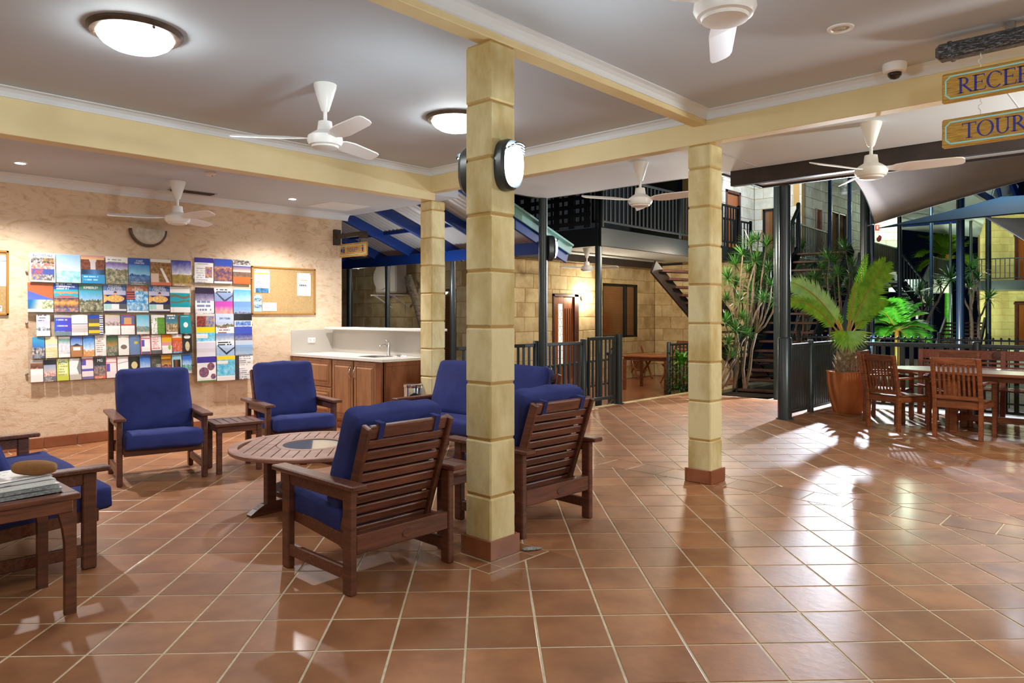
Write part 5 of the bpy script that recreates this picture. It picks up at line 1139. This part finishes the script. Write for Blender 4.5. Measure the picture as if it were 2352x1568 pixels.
ct = thing('coffee_table', 'round slatted coffee table with a smoked glass centre', 'coffee table', (2.93, 4.79, 0), R(48)); RO, RI, RC = .535, .265, .218; z0, z1 = .418, .446
def ring(r0, r1, z0, z1, n=64):
    mb = MB(); b = .006; pr = [(r0, z0), (r1 - b, z0), (r1, z0 + b), (r1, z1 - b), (r1 - b, z1), (r0, z1)]; m = len(pr); vs = []
    for i in range(n): vs += [(r * math.cos(2 * math.pi * i / n), r * math.sin(2 * math.pi * i / n), z) for r, z in pr]
    return mb.add(vs, [(i * m + j, ((i + 1) % n) * m + j, ((i + 1) % n) * m + (j + 1) % m, i * m + (j + 1) % m) for i in range(n) for j in range(m)])
ring(RO, .60, z0 - .002, z1 + .001).build('rim', M['tabletop'], ct, smooth=30); ring(RC, RI, z0, z1 + .001, 48).build('inner_ring', M['tabletop'], ct, smooth=30)
MB().lathe([(RC, .43), (RC, .442)], 48).build('glass_disc', M['petrol'], ct)
sp = .0765; k = -7
while k <= 7:
    o = (k + .0) * sp; a, b_ = o - sp / 2 + .004, o + sp / 2 - .004
    if max(abs(a), abs(b_)) < RO - .004:
        def se(r, v): return math.sqrt(max(0, r * r - v * v))
        for sg in (-1, 1):
            m = 5; vv = [a + (b_ - a) * i / m for i in range(m + 1)]
            pts = [(v, sg * se(RO - .002, v)) for v in vv] + [(v, sg * max(se(RI + .003, v), .004)) for v in vv[::-1]]
            if sg < 0: pts = pts[::-1]
            MB().prism([(p[1], p[0]) for p in pts][::-1], z0, z1).build('slat', M['tabletop'], ct)
    k += 1
for i in range(4):
    q = R(45 + 90 * i); c, s_ = math.cos(q), math.sin(q)
    MB().box((.36 * c, .36 * s_, .215), (.075, .055, .40), rz=q, bev=.006).build('leg', M['wood'], ct)
    MB().prism([(.16, 0), (.52, 0), (.525, .018), (.48, .045), (.42, .075), (.30, .075), (.16, .06)], -.03, .03, Matrix.Rotation(q, 4, 'Z') @ Matrix.Rotation(R(90), 4, 'X')).build('foot', M['wood'], ct)
    MB().bar((0, 0, .36), (.36 * c, .36 * s_, .36), .04, .08).build('spreader', M['woodx'], ct)
MB().bar((-.36, 0, .385), (.36, 0, .385), .05, .05).bar((0, -.36, .385), (0, .36, .385), .05, .05).build('bearer', M['woodx'], ct)
ring(.24, .30, .10, .14, 40).build('lower_ring', M['woodx'], ct, smooth=30)
# tall side table with magazines at the left edge
ft = thing('magazine_table', 'tall dark side table with curved legs at the lower left edge', 'side table', (.80, 4.10, 0)); hx, hy, hz = .29, .28, .575
for c, d in (((0, hy - .03, hz - .014), (.58, .06, .028)), ((0, -hy + .03, hz - .014), (.58, .06, .028)), ((hx - .03, 0, hz - .014), (.06, .44, .028)), ((-hx + .03, 0, hz - .014), (.06, .44, .028))): MB().box(c, d).build('top_frame', M['woodx'], ft)
for i in range(6): MB().box((0, -.185 + i * .074, hz - .017), (.46, .068, .018), bev=.003).build('slat', M['woodx'], ft)
for c, d in (((0, hy - .02, hz - .055), (.52, .022, .062)), ((0, -hy + .02, hz - .055), (.52, .022, .062)), ((hx - .02, 0, hz - .055), (.022, .5, .062)), ((-hx + .02, 0, hz - .055), (.022, .5, .062))): MB().box(c, d).build('apron', M['woodx'], ft)
for sx in (-1, 1):
    for sy in (-1, 1):
        m = 8; o_, i_ = [], []
        for q in range(m + 1):
            z = (hz - .03) * q / m; wv = .046 + .050 * max(0, (q / m - .55) / .45) ** 2; o_.append((hx - .012, z)); i_.append((hx - .012 - wv, z))
        pts = o_ + i_[::-1]
        vs = MB().prism([(p[0], p[1]) for p in pts], -.021, .021, Matrix.Rotation(R(90), 4, 'X'))
        for v in vs.v: v.x *= sx; v.y += sy * (hy - .045)
        if sx < 0: vs.f = [f[::-1] for f in vs.f]
        vs.build('leg', M['wood'], ft)
zs = hz
for i, (lab, w_, d_, h_, dx, dy, rz) in enumerate((('lowest grey paged magazine of the stack on the tall side table', .42, .30, .018, .01, -.02, R(6)), ('second grey paged magazine of the stack on the tall side table', .42, .30, .016, .0, -.02, R(7)), ('third magazine with white spine in the stack on the tall side table', .41, .29, .018, -.01, -.015, R(8)), ('top newspaper of the stack, partly under the brown stone', .40, .29, .012, -.02, -.01, R(10)))):
    t = thing('magazine' if i < 3 else 'newspaper', lab, 'magazine' if i < 3 else 'newspaper', (.80 + dx, 4.06 + dy, zs), rz, 'magazines on the tall side table')
    mb = MB(); nl = 4
    for q in range(nl): mb.box((.002 * (q % 2), 0, h_ * (q + .5) / nl), (w_ - .004 * (q % 3), d_ - .002, h_ / nl - .0006), bev=.0008)
    mb.build('pages', M['ash' if i < 2 else 'paper'], t)
    cv = paint_sheet(texty(WH, (150, 140, 160), None, 4 + i, (.1, .5, .3, .6, (170, 150, 150), (110, 100, 110)), 12), w_, d_, 30, 26, .0).build('cover', M['print'], t); cv.rotation_euler = (R(-90), 0, 0); cv.location = (0, -d_ / 2, h_ + .0037)
    MB().bar((-w_ / 2 - .001, d_ / 2, h_ / 2), (-w_ / 2 - .001, -d_ / 2, h_ / 2), .004, h_, bev=.001).build('spine', M['paper'], t); zs += h_ + .0045
t = thing('smooth_stone', 'smooth brown oblong stone holding down the newspaper', 'stone', (.94, 3.99, zs + .036), R(-30))
rows = []
for i in range(15):
    a = math.pi * i / 14; rr = math.sin(a) ** .62; rows.append([(-.095 * math.cos(a), .038 * rr * math.cos(b_), .036 * rr * math.sin(b_) + .004 * math.cos(a)) for b_ in [2 * math.pi * j / 20 for j in range(21)]])
MB().grid(rows).build('stone', M['stonebrown'], t, smooth=True)
t = thing('crumpled_shell', 'small grey crumpled scrap on the floor beside the closest column', 'litter', (3.235, 2.845, .012), R(-35))
rows = []
for i in range(12):
    a = math.pi * i / 11; rr = math.sin(a) ** .7 * (1 - .35 * i / 11); rows.append([(-.06 * math.cos(a), (.024 + .004 * mnoise.noise(Vector((i * .9, j * .8, 1)))) * rr * math.cos(b_), (.012 + .004 * mnoise.noise(Vector((i, j * .7, 4)))) * rr * math.sin(b_)) for j, b_ in enumerate([2 * math.pi * j / 14 for j in range(15)])])
MB().grid(rows).build('scrap', M['ash'], t, smooth=True)

# ================================================================== DINING SET
def dining_chair(label, loc, rz):
    t = thing('dining_chair', label, 'chair', loc, rz, 'slat backed teak dining chairs'); m = M['dine']
    for sx in (-1, 1):
        MB().bar((sx * .235, -.235, 0), (sx * .235, -.225, .44), .042, .05).build('leg', m, t); MB().box((sx * .245, .235, .315), (.045, .045, .63)).build('leg', m, t)
        MB().bar((sx * .235, -.225, .42), (sx * .235, -.315, .93), .042, .045).build('back_post', m, t)
        mb = MB(); pts = [(-.27, .645), (-.1, .652), (.1, .648), (.24, .635), (.30, .615)]
        for p, q in zip(pts, pts[1:]): mb.bar((sx * .25, p[0], p[1]), (sx * .25, q[0] + .01, q[1]), .055, .026, bev=.006)
        mb.build('armrest', m, t); MB().box((sx * .24, 0, .385), (.024, .45, .06)).build('side_rail', m, t)
    MB().box((0, -.228, .385), (.43, .024, .07)).build('rear_rail', m, t); MB().box((0, .235, .385), (.45, .024, .06)).build('front_rail', m, t)
    MB().bar((-.25, -.306, .895), (.25, -.306, .895), .030, .075).build('top_rail', m, t); MB().bar((-.22, -.240, .475), (.22, -.240, .475), .022, .045).build('lower_back_rail', m, t)
    P = None
    for k in range(8):
        x = -.175 + k * .05
        if P is None: P = MB().bar((0, -.242, .48), (0, -.302, .87), .024, .014, bev=.002).build('slat', m, t); o = P
        else: o = inst(P, t)
        o.location = (x, 0, 0)
    for k in range(7): MB().box((0, -.19 + k * .066, .425), (.45, .056, .018), bev=.003).build('seat_slat', m, t)
    return t
dc = dining_chair('teak dining chair seen from behind beside the terracotta pot', (9.86, 2.555, 0), R(-119.5) + R(0))
def face(ax, ay): return math.atan2(-ax, ay)
dc.rotation_euler = (0, 0, face(.871, -.489))
dup(dc, (9.71, 1.81, 0), face(.995, -.10), 'teak dining chair seen square from behind at the table middle')
dup(dc, (9.66, .86, 0), face(.99, .05), 'teak dining chair cut by the right photo edge')
dup(dc, (10.57, 2.86, 0), face(.05, -1), 'teak dining chair at the table end, hidden behind another chair')
dup(dc, (10.84, 2.15, 0), face(-1, 0), 'teak dining chair on the far side of the table before the bench')
tb = thing('dining_table', 'long oval teak dining table on the right', 'table', (10.28, 1.35, 0)); pts = []
for i in range(40):
    a = 2 * math.pi * i / 40; pts.append((.52 * math.copysign(abs(math.cos(a)) ** .75, math.cos(a)), 1.42 * math.copysign(abs(math.sin(a)) ** .62, math.sin(a))))
for k in range(7):
    x0, x1 = -.52 + k * .1486 + .002, -.52 + (k + 1) * .1486 - .002; p = clip(clip(pts, 0, x0, False), 0, x1, True)
    MB().prism(p, .715, .745).build('plank', M['dinetop'], tb)
MB().box((0, 0, .675), (.7, 1.6, .075)).build('apron', M['dine'], tb)
for sx in (-1, 1):
    for sy in (-1, 1): MB().box((sx * .30, sy * .62, .34), (.085, .085, .68), bev=.008).build('leg', M['dine'], tb)
MB().box((0, 0, .16), (.05, 1.24, .07)).build('stretcher', M['dine'], tb)
for sy in (-1, 1): MB().box((0, sy * .62, .16), (.6, .05, .07)).build('cross_stretcher', M['dine'], tb)
bn = thing('garden_bench', 'long timber bench with carved round emblem along the fence', 'bench', (11.42, 1.72, 0)); m = M['maroon']
wb = mat('reddish_bench_timber', (150, 84, 62), .45, (118, 62, 46), 7, (1, 6, 6), rand=.06); LB = 2.0
for y in (-LB / 2, 0, LB / 2): MB().bar((.20, y, 0), (.30, y, .93), .06, .06).build('back_post', wb, bn); MB().box((-.25, y, .31), (.06, .06, .62)).build('leg', wb, bn); MB().box((-.0, y, .63), (.58, .06, .03)).build('armrest', wb, bn) if y else None
tr = MB().box((.295, 0, .865), (.035, LB, .13), bev=.006).build('top_rail', wb, bn)
MB().lathe([(.058, 0), (.056, .008), (.046, .009), (.044, .004), (.03, .006), (.004, .007)], 28, M=Matrix.Translation((.277, .08, .865)) @ Matrix.Rotation(R(-90), 4, 'Y')).build('emblem', m, tr)
for z in (.76, .70, .64, .58, .52): MB().box((.255 + (z - .5) * .09, 0, z), (.02, LB, .03), bev=.003).build('slat', wb, bn)
for k in range(5): MB().box((-.22 + k * .09, 0, .43), (.08, LB, .022), bev=.003).build('seat_slat', wb, bn)
# ================================================================== FENCES OF THE COURT
fence('dark slatted fence panel behind the potted palm from the thick post', (9.78, 3.94, -.02), (11.80, 3.94, -.02), 1.02, .085, .052, posts=(.45, 1), pr=.045, gap=.09)
fence('long dark picket fence behind the dining table', (11.80, 3.90, -.02), (11.80, .3, -.02), 1.01, .125, .058, posts=(.515, 1), pr=.055)
pf = thing('pool_fence', 'black loop topped pool fence before the glowing palm', 'fence', (13.4, 5.2, -.08), R(-90))
for z in (.12, .98, 1.10): MB().bar((0, 0, z), (7, 0, z), .03, .03, bev=.002).build('rail', M['black'], pf)
P = None
for k in range(66):
    if P is None: P = MB().tube([(0, 0, .05), (0, 0, 1.10)], .008, 6).lathe([(.008, 1.10), (.017, 1.115), (.017, 1.135), (.002, 1.15)], 8).build('picket', M['black'], pf); o = P
    else: o = inst(P, pf)
    o.location = (.05 + k * .105, 0, 0)
for k in range(4): MB().box((.05 + k * 2.3, 0, .6), (.05, .05, 1.24)).build('post', M['black'], pf)
# ================================================================== SHADE SAILS
def sail(label, a, b, c, d_, m, sag=.35, n=16, group=None, seam=True):
    """a-b-c-d corners; edges curve inward"""
    t = thing('shade_sail', label, 'shade sail', a, 0); a0 = Vector(a); rows = []
    a, b, c, d_ = [Vector(p) - a0 for p in (a, b, c, d_)]; ctr = (a + b + c + d_) / 4
    for i in range(n + 1):
        u = i / n; row = []
        for j in range(n + 1):
            v = j / n; p = a * (1 - u) * (1 - v) + b * u * (1 - v) + c * u * v + d_ * (1 - u) * v
            k = sag * (u * (1 - u) * abs(2 * v - 1) ** 2 + v * (1 - v) * abs(2 * u - 1) ** 2) * 1.0
            row.append(p + (ctr - p) * k)
        rows.append(row)
    o = MB().grid(rows).build('cloth', m, t, smooth=True); so = o.modifiers.new('thickness', 'SOLIDIFY'); so.thickness = .006
    mb = MB()
    if seam:
        j = int(n * .62); mb.tube([rows[i][j] for i in range(n + 1)], .006, 5); mb.build('seam', M['darktimber'], t)
    mb = MB(); mb.tube([rows[i][0] for i in range(n + 1)] + [rows[n][j] for j in range(1, n + 1)] + [rows[i][n] for i in range(n - 1, -1, -1)] + [rows[0][j] for j in range(n - 1, -1, -1)], .009, 5); mb.build('edge_cable', M['steel'], t)
    return t
sail('large tan shade sail hung below the right eave', at(2008, 514, 12.4), at(2950, 270, 8.3), at(2700, 130, 8.2), at(1838, 318, 10.6), M['sail'], .42)
sail('dark blue shade sail sweeping across at the right edge', at(2018, 524, 15.6), at(2480, 478, 13.5), at(2560, 432, 14.2), at(2300, 452, 17), M['sailblue'], .3, seam=False)
sail('pale tan shade sail corner in front of the yellow building', at(2262, 499, 19), at(2440, 612, 17.5), at(2520, 560, 17), at(2400, 497, 20), M['sail'], .3, seam=False)
t = thing('sail_shackle', 'small steel shackle tying the tan sail corner to the post', 'shackle', at(2006, 515, 12.42)); MB().tube([Vector((0, 0, 0)), at(1992, 519, 12.9) - at(2006, 515, 12.42)], .012, 6).build('turnbuckle', M['steel'], t)

# ================================================================== PLANTS
def frond(base, tip, width, n, droop, m, name, parent, seed=1, lw=.03, up=Vector((0, 0, 1)), v_=.35, side=None, back=.25, rw=.012):
    """feather leaf: arching stalk with paired strap leaflets; base/tip local points"""
    base, tip = Vector(base), Vector(tip); d = tip - base; L = d.length; mb = MB(); N = 14; pts = []
    for i in range(N + 1):
        q = i / N; p = base + d * q; p.z += droop * L * math.sin(math.pi * q) ; pts.append(p)
    mb.tube(pts, [rw * (1 - .8 * i / N) for i in range(N + 1)], 6, mi=1); rnd = random.Random(seed)
    for i in range(n):
        q = .16 + .84 * (i + .5) / n; k = q * N; j = min(int(k), N - 1); p = pts[j].lerp(pts[j + 1], k - j); tn = (pts[j + 1] - pts[j]).normalized()
        sd = side.copy() if side else tn.cross(up)
        sd = (sd - tn * sd.dot(tn)).normalized(); nn = sd.cross(tn).normalized()
        ll = width * (math.sin(math.pi * (.12 + .82 * q)) ** .7) * rnd.uniform(.88, 1.08)
        for s in (-1, 1):
            dr = (sd * s + tn * (back + .75 * q) + nn * v_).normalized(); wv = tn * lw * .5
            a, b_, c = p, p + dr * ll * .5, p + dr * ll - Vector((0, 0, ll * .14 * rnd.uniform(.5, 1.6)))
            mb.add([a - wv * .5, a + wv * .5, b_ + wv + Vector((0, 0, .004)), b_ - wv, c], [(0, 1, 2, 3), (3, 2, 4)])
    return mb.build(name, [m, M['rachis']], parent)
PT = 10.45
def lp(px, y, o, dt=0): return at(px, y, PT + dt) - o
po = fl(1946, 947); pp = thing('potted_palm', 'potted palm in a tall tapered terracotta pot by the dining chairs', 'potted plant', po)
def sq(z, a, b, n=9):                                             # rounded square ring
    return [(a * math.copysign(abs(math.cos(q)) ** b, math.cos(q)), a * math.copysign(abs(math.sin(q)) ** b, math.sin(q)), z) for q in [2 * math.pi * i / 40 for i in range(41)]]
rows = [sq(0, .155, .45), sq(.02, .165, .45), sq(.2, .205, .45), sq(.42, .232, .45), sq(.57, .240, .45), sq(.60, .245, .45), sq(.605, .235, .45), sq(.60, .220, .45), sq(.5, .21, .45)]
MB().grid([r[::-1] for r in rows]).build('pot', M['clay'], pp, smooth=50).rotation_euler = (0, 0, TH + R(5)); MB().lathe([(.205, .53), (.02, .55)], 24).build('soil', M['soil'], pp)
MB().lathe([(.10, .53), (.155, .60), (.165, .68), (.14, .76), (.085, .84), (.065, .92), (.062, 1.02), (.05, 1.08)], 18).build('trunk', M['trunk'], pp, smooth=True)
B = None; kk = 0
for r_ in range(6):
    for q in range(9):
        z = .60 + r_ * .055; rad = (.150, .168, .162, .145, .118, .09)[r_]; a = q * .698 + r_ * .35
        if B is None: B = MB().add([(0, -.035, 0), (0, .035, 0), (.022, .03, .05), (.022, -.03, .05), (.045, 0, .095)], [(0, 1, 2, 3), (3, 2, 4)]).build('husk', M['trunk'], pp); o = B
        else: o = inst(B, pp)
        o.location = (rad * math.cos(a), rad * math.sin(a), z); o.rotation_euler = (0, R(random.uniform(-8, 14)), a)
cr = lp(1944, 782, po); SD = RT.copy()
def F2(b, tp, wd, n, dr, sd, lw=.05, m='leaf', dt=0, bt=0, v_=.1, back=.6): return frond(lp(*b, po, bt), lp(*tp, po, dt), wd, n, dr, M[m], 'frond', pp, sd, lw, side=sd_, v_=v_, back=back, rw=.016)
for b_, tp, wd, n, dr, lw, dt, sdv in (
    ((1945, 775), (2034, 604), .40, 70, .06, .034, .25, (RT * .75 + Vector((0, 0, -.75)))), ((1943, 775), (1812, 645), .32, 64, .14, .030, .1, (RT * .5 + Vector((0, 0, .85)))),
    ((1938, 780), (1795, 690), .22, 60, .16, .026, -.3, (RT * .3 + Vector((0, 0, .95)))), ((1950, 778), (2036, 690), .20, 50, .10, .026, .3, (RT * .3 + Vector((0, 0, -.95)))),
    ((1946, 770), (1990, 585), .16, 24, .04, .04, .5, RT), ((1948, 760), (1965, 650), .12, 20, .05, .034, -.2, RT), ((1940, 770), (1890, 700), .14, 20, .2, .034, .5, RT)):
    sd_ = Vector(sdv); F2(b_, tp, wd, n, dr, int(tp[0]), lw, dt=dt, back=.9)
mb = MB()                                                          # fan leaf hanging at the front
o0 = lp(1946, 760, po, -.25)
for i in range(22):
    a = R(-175 + i * 170 / 21); L = .30 + .05 * hsh(i, 3); dr = RT * math.cos(a) + Vector((0, 0, math.sin(a))); pr = RT * -math.sin(a) + Vector((0, 0, math.cos(a))); bk_ = -FW * .10
    mb.add([o0, o0 + dr * L * .5 + pr * .022 + bk_ * .5, o0 + dr * L + bk_, o0 + dr * L * .5 - pr * .022 + bk_ * .4], [(0, 1, 2, 3)])
mb.build('fan_leaf', M['leaf'], pp)
mb = MB()
for i in range(60):
    a = lp(1944 + random.uniform(-12, 12), 775, po, random.uniform(-.15, .1)); d = Vector((random.uniform(-1, 1), random.uniform(-1, 1), random.uniform(-1.2, .5))).normalized() * random.uniform(.12, .34)
    mb.tube([a, a + d * .6 + Vector((0, 0, .02)), a + d - Vector((0, 0, .06))], .003, 4, False)
tag(mb.build('fibres', M['leafdry'], pp), kind='stuff')
# dragon trees: branching stems with rosettes of strap leaves
def rosette_mesh(seed, n=48, L=.44, wv=.027):
    rnd = random.Random(seed); mb = MB()
    for i in range(n):
        a = i * 2.39996; el = R(78 - 95 * (i / n) + rnd.uniform(-8, 8)); l = L * rnd.uniform(.75, 1.1); h = Vector((math.cos(a), math.sin(a), 0)); s = Vector((-h.y, h.x, 0)); pts = []
        for q in range(4):
            k = q / 3; pts.append(h * l * k * math.cos(el) + Vector((0, 0, l * (k * math.sin(el) - .22 * k * k))))
        vs = []
        for q, p in enumerate(pts): ww = wv * (.6, 1, .8, .05)[q] / 2; vs += [p - s * ww, p + s * ww]
        mb.add(vs, [(2 * q, 2 * q + 1, 2 * q + 3, 2 * q + 2) for q in range(3)])
    return mb.mesh('rosette', M['leaf2'])
RM = [rosette_mesh(k) for k in range(3)]
def dragon(label, base, heads, rad=.035, sc=1.0, cat='plant', loc=None):
    base = Vector(base); t = thing('dragon_tree', label, cat, base, 0, 'dragon trees in the court bed'); rnd = random.Random(int(base.x * 100)); mb = MB()
    nt_ = 3 if len(heads) > 5 else 2; hs = sorted([Vector(h) - base for h in heads], key=lambda h: h.dot(RT)); per = len(hs) / nt_; forks = []
    for k in range(nt_):
        g_ = [h for i, h in enumerate(hs) if int(i / per) == k]; m_ = sum(g_, Vector()) / len(g_); f_ = Vector((m_.x * .55, m_.y * .55, min(h.z for h in g_) * .62)); b_ = Vector((rnd.uniform(-.16, .16), rnd.uniform(-.16, .16), 0)) + RT * (k - nt_ / 2) * .10
        mb.tube([b_, b_ * .6 + f_ * .35 + RT * rnd.uniform(-.06, .06), b_ * .2 + f_ * .7 + RT * rnd.uniform(-.07, .07), f_], [rad * 1.25, rad * 1.1, rad, rad * .9], 7); forks.append(f_)
    for i, h in enumerate(hs):
        f_ = forks[int(i / per)]; d_ = h - f_; s_ = RT * rnd.uniform(-.10, .10) + FW * rnd.uniform(-.1, .1)
        mb.tube([f_, f_ + d_ * .3 + s_ * .7 - Vector((0, 0, .05)), f_ + d_ * .65 + s_, h], [rad * .8, rad * .62, rad * .55, rad * .5], 6)
        o = bpy.data.objects.new('rosette', RM[i % 3]); COL.objects.link(o); o.parent = t; o.location = h; o.rotation_euler = (rnd.uniform(-.45, .45), rnd.uniform(-.45, .45), rnd.uniform(0, 6)); s_ = sc * rnd.uniform(.85, 1.15); o.scale = (s_, s_, s_)
    mb.build('stem', M['stem'], t, smooth=True); return t
def hd(l, t): return [at(x, y, t + dt) for x, y, dt in l]
dragon('tall dragon tree with many tufts left of the thick post', at(1700, 890, 12.9), hd([(1672, 640, 0), (1690, 610, .3), (1706, 585, -.2), (1722, 560, .3), (1742, 552, .1), (1760, 566, -.1), (1776, 590, .4), (1765, 620, .2), (1735, 600, -.3), (1715, 625, .1), (1745, 640, .3), (1772, 655, 0), (1690, 655, .4), (1725, 670, .2), (1752, 690, -.2), (1700, 690, 0), (1668, 690, .3), (1780, 690, .2)], 12.9), .026, .72)
dragon('shorter dragon tree with low tufts at the stair foot', at(1672, 890, 12.4), hd([(1672, 790, 0), (1690, 760, .2), (1664, 740, .1), (1704, 730, .3), (1680, 820, .1), (1716, 770, .4)], 12.4), .022, .7)
dragon('dragon tree right of the thick post before the upper railing', at(1850, 850, 16.8), hd([(1822, 560, 0), (1842, 572, .2), (1815, 595, .1), (1850, 610, -.3), (1830, 625, .2), (1812, 650, .4), (1860, 660, .1)], 16.8), .022, .75)
dragon('dragon tree spreading behind the palm fronds', at(1945, 850, 13.9), hd([(1905, 595, 0), (1942, 575, .2), (1890, 620, .2), (1925, 630, -.2), (1958, 610, .1), (1900, 655, .3), (1870, 640, .1), (1945, 655, .4), (1918, 605, .3), (1880, 665, .2), (1960, 640, .3), (1850, 655, .2), (1930, 675, .1)], 13.9), .024, .78)
dragon('dragon tree with grey stems near the far stair', at(2110, 790, 22), hd([(2112, 668, 0), (2160, 655, .4), (2185, 640, .2), (2130, 700, .5)], 22), .045, 1.2)
dragon('dragon tree with grey stems beside the thick blue post', at(2238, 800, 18), hd([(2232, 620, 0), (2248, 640, .4), (2225, 660, .2), (2270, 685, .5), (2205, 640, .1)], 18), .04, 1.1)
for lab, (px, y, t), L, n, m, tips in (
    ('bright floodlit golden palm behind the pool fence', (2060, 800, 17.5), 1.0, 34, 'leaf3', [(2008, 712), (2040, 688), (2085, 690), (2122, 722), (1998, 745), (2138, 760), (2075, 705), (2022, 735), (2105, 745), (1996, 775), (2055, 700), (2100, 700), (2130, 785), (2030, 770), (2085, 780), (2010, 795)]),
    ('tall palm crown glowing against the night sky', (2178, 690, 34), 2.2, 30, 'leaf', [(2110, 590), (2130, 545), (2160, 520), (2200, 520), (2225, 560), (2235, 610), (2115, 620), (2150, 560), (2195, 560)])):
    b0 = at(px, y, t); tt_ = thing('palm', lab, 'palm', b0); c0 = at(px, y - (40 if t < 30 else 95), t) - b0
    MB().tube([Vector((0, 0, -b0.z - .08)), c0], [.06, .05] if t < 30 else [.2, .12], 10).build('trunk', M['rachis'] if t < 30 else M['leaf3'], tt_, smooth=True)
    for i, (x, yy) in enumerate(tips):
        tp = at(x, yy, t + (hsh(i, 2) - .5) * 1.2) - b0; frond(c0, tp, L * .42, n, .16, M[m], 'frond', tt_, i, .05 if t < 30 else .11, rw=.015 if t < 30 else .04)
b0 = fl(1566, 907, GZ); fp = thing('bird_nest_fern', 'bright green fern with broad arching leaves beside the second column', 'plant', b0)
for i in range(30):
    a = i * 2.4; l = .40 + .16 * hsh(i, 7); el = R(30 + 45 * hsh(i, 4)); h = Vector((math.cos(a), math.sin(a), 0)); s = Vector((-h.y, h.x, 0)); z0_ = .58 + .12 * hsh(i, 9); vs = []
    for q in range(5):
        k = q / 4; p = h * l * k * math.cos(el) + Vector((0, 0, z0_ + l * (k * math.sin(el) - .5 * k * k))); ww = (.02, .05, .06, .045, .004)[q] / 1.6; vs += [p - s * ww, p + s * ww]
    MB().add(vs, [(2 * q, 2 * q + 1, 2 * q + 3, 2 * q + 2) for q in range(4)]).build('leaf', M['leaf3' if i % 3 else 'leaf'], fp)
mb = MB()
for i in range(900):
    a = hsh(i, 1) * 6.28; rr = .30 * math.sqrt(hsh(i, 2)); z = .03 + .62 * hsh(i, 3); p = Vector((rr * math.cos(a), rr * math.sin(a), z)); d = Vector((math.cos(a) * .7, math.sin(a) * .7, .5 - hsh(i, 5))).normalized() * .13; s = d.cross(Vector((0, 0, 1))).normalized() * .010
    mb.add([p, p + d * .5 + s, p + d, p + d * .5 - s], [(0, 1, 2, 3)])
tag(mb.build('foliage', M['leaf2'], fp), kind='stuff'); MB().tube([(0, 0, 0), (0, 0, .6)], .03, 8).build('stem', M['stem'], fp)
# garden bed under the dragon trees
q = at(1760, 860, 14.2); q = q + RT * .1 + FW * .5; MB().box((q.x, q.y, -.17), (2.6, 3.0, .10), rz=TH, bev=0).build('ground_bed', M['soil'], kind='structure')
t = thing('fallen_leaf', 'tiny dry brown leaf lying on the tiles right of centre', 'leaf', fl(1682, 1237, .003), R(40)); MB().add([(-.02, 0, .001), (0, -.008, .004), (.02, 0, .002), (0, .008, .005)], [(0, 1, 2, 3)]).build('blade', M['leafdry'], t)
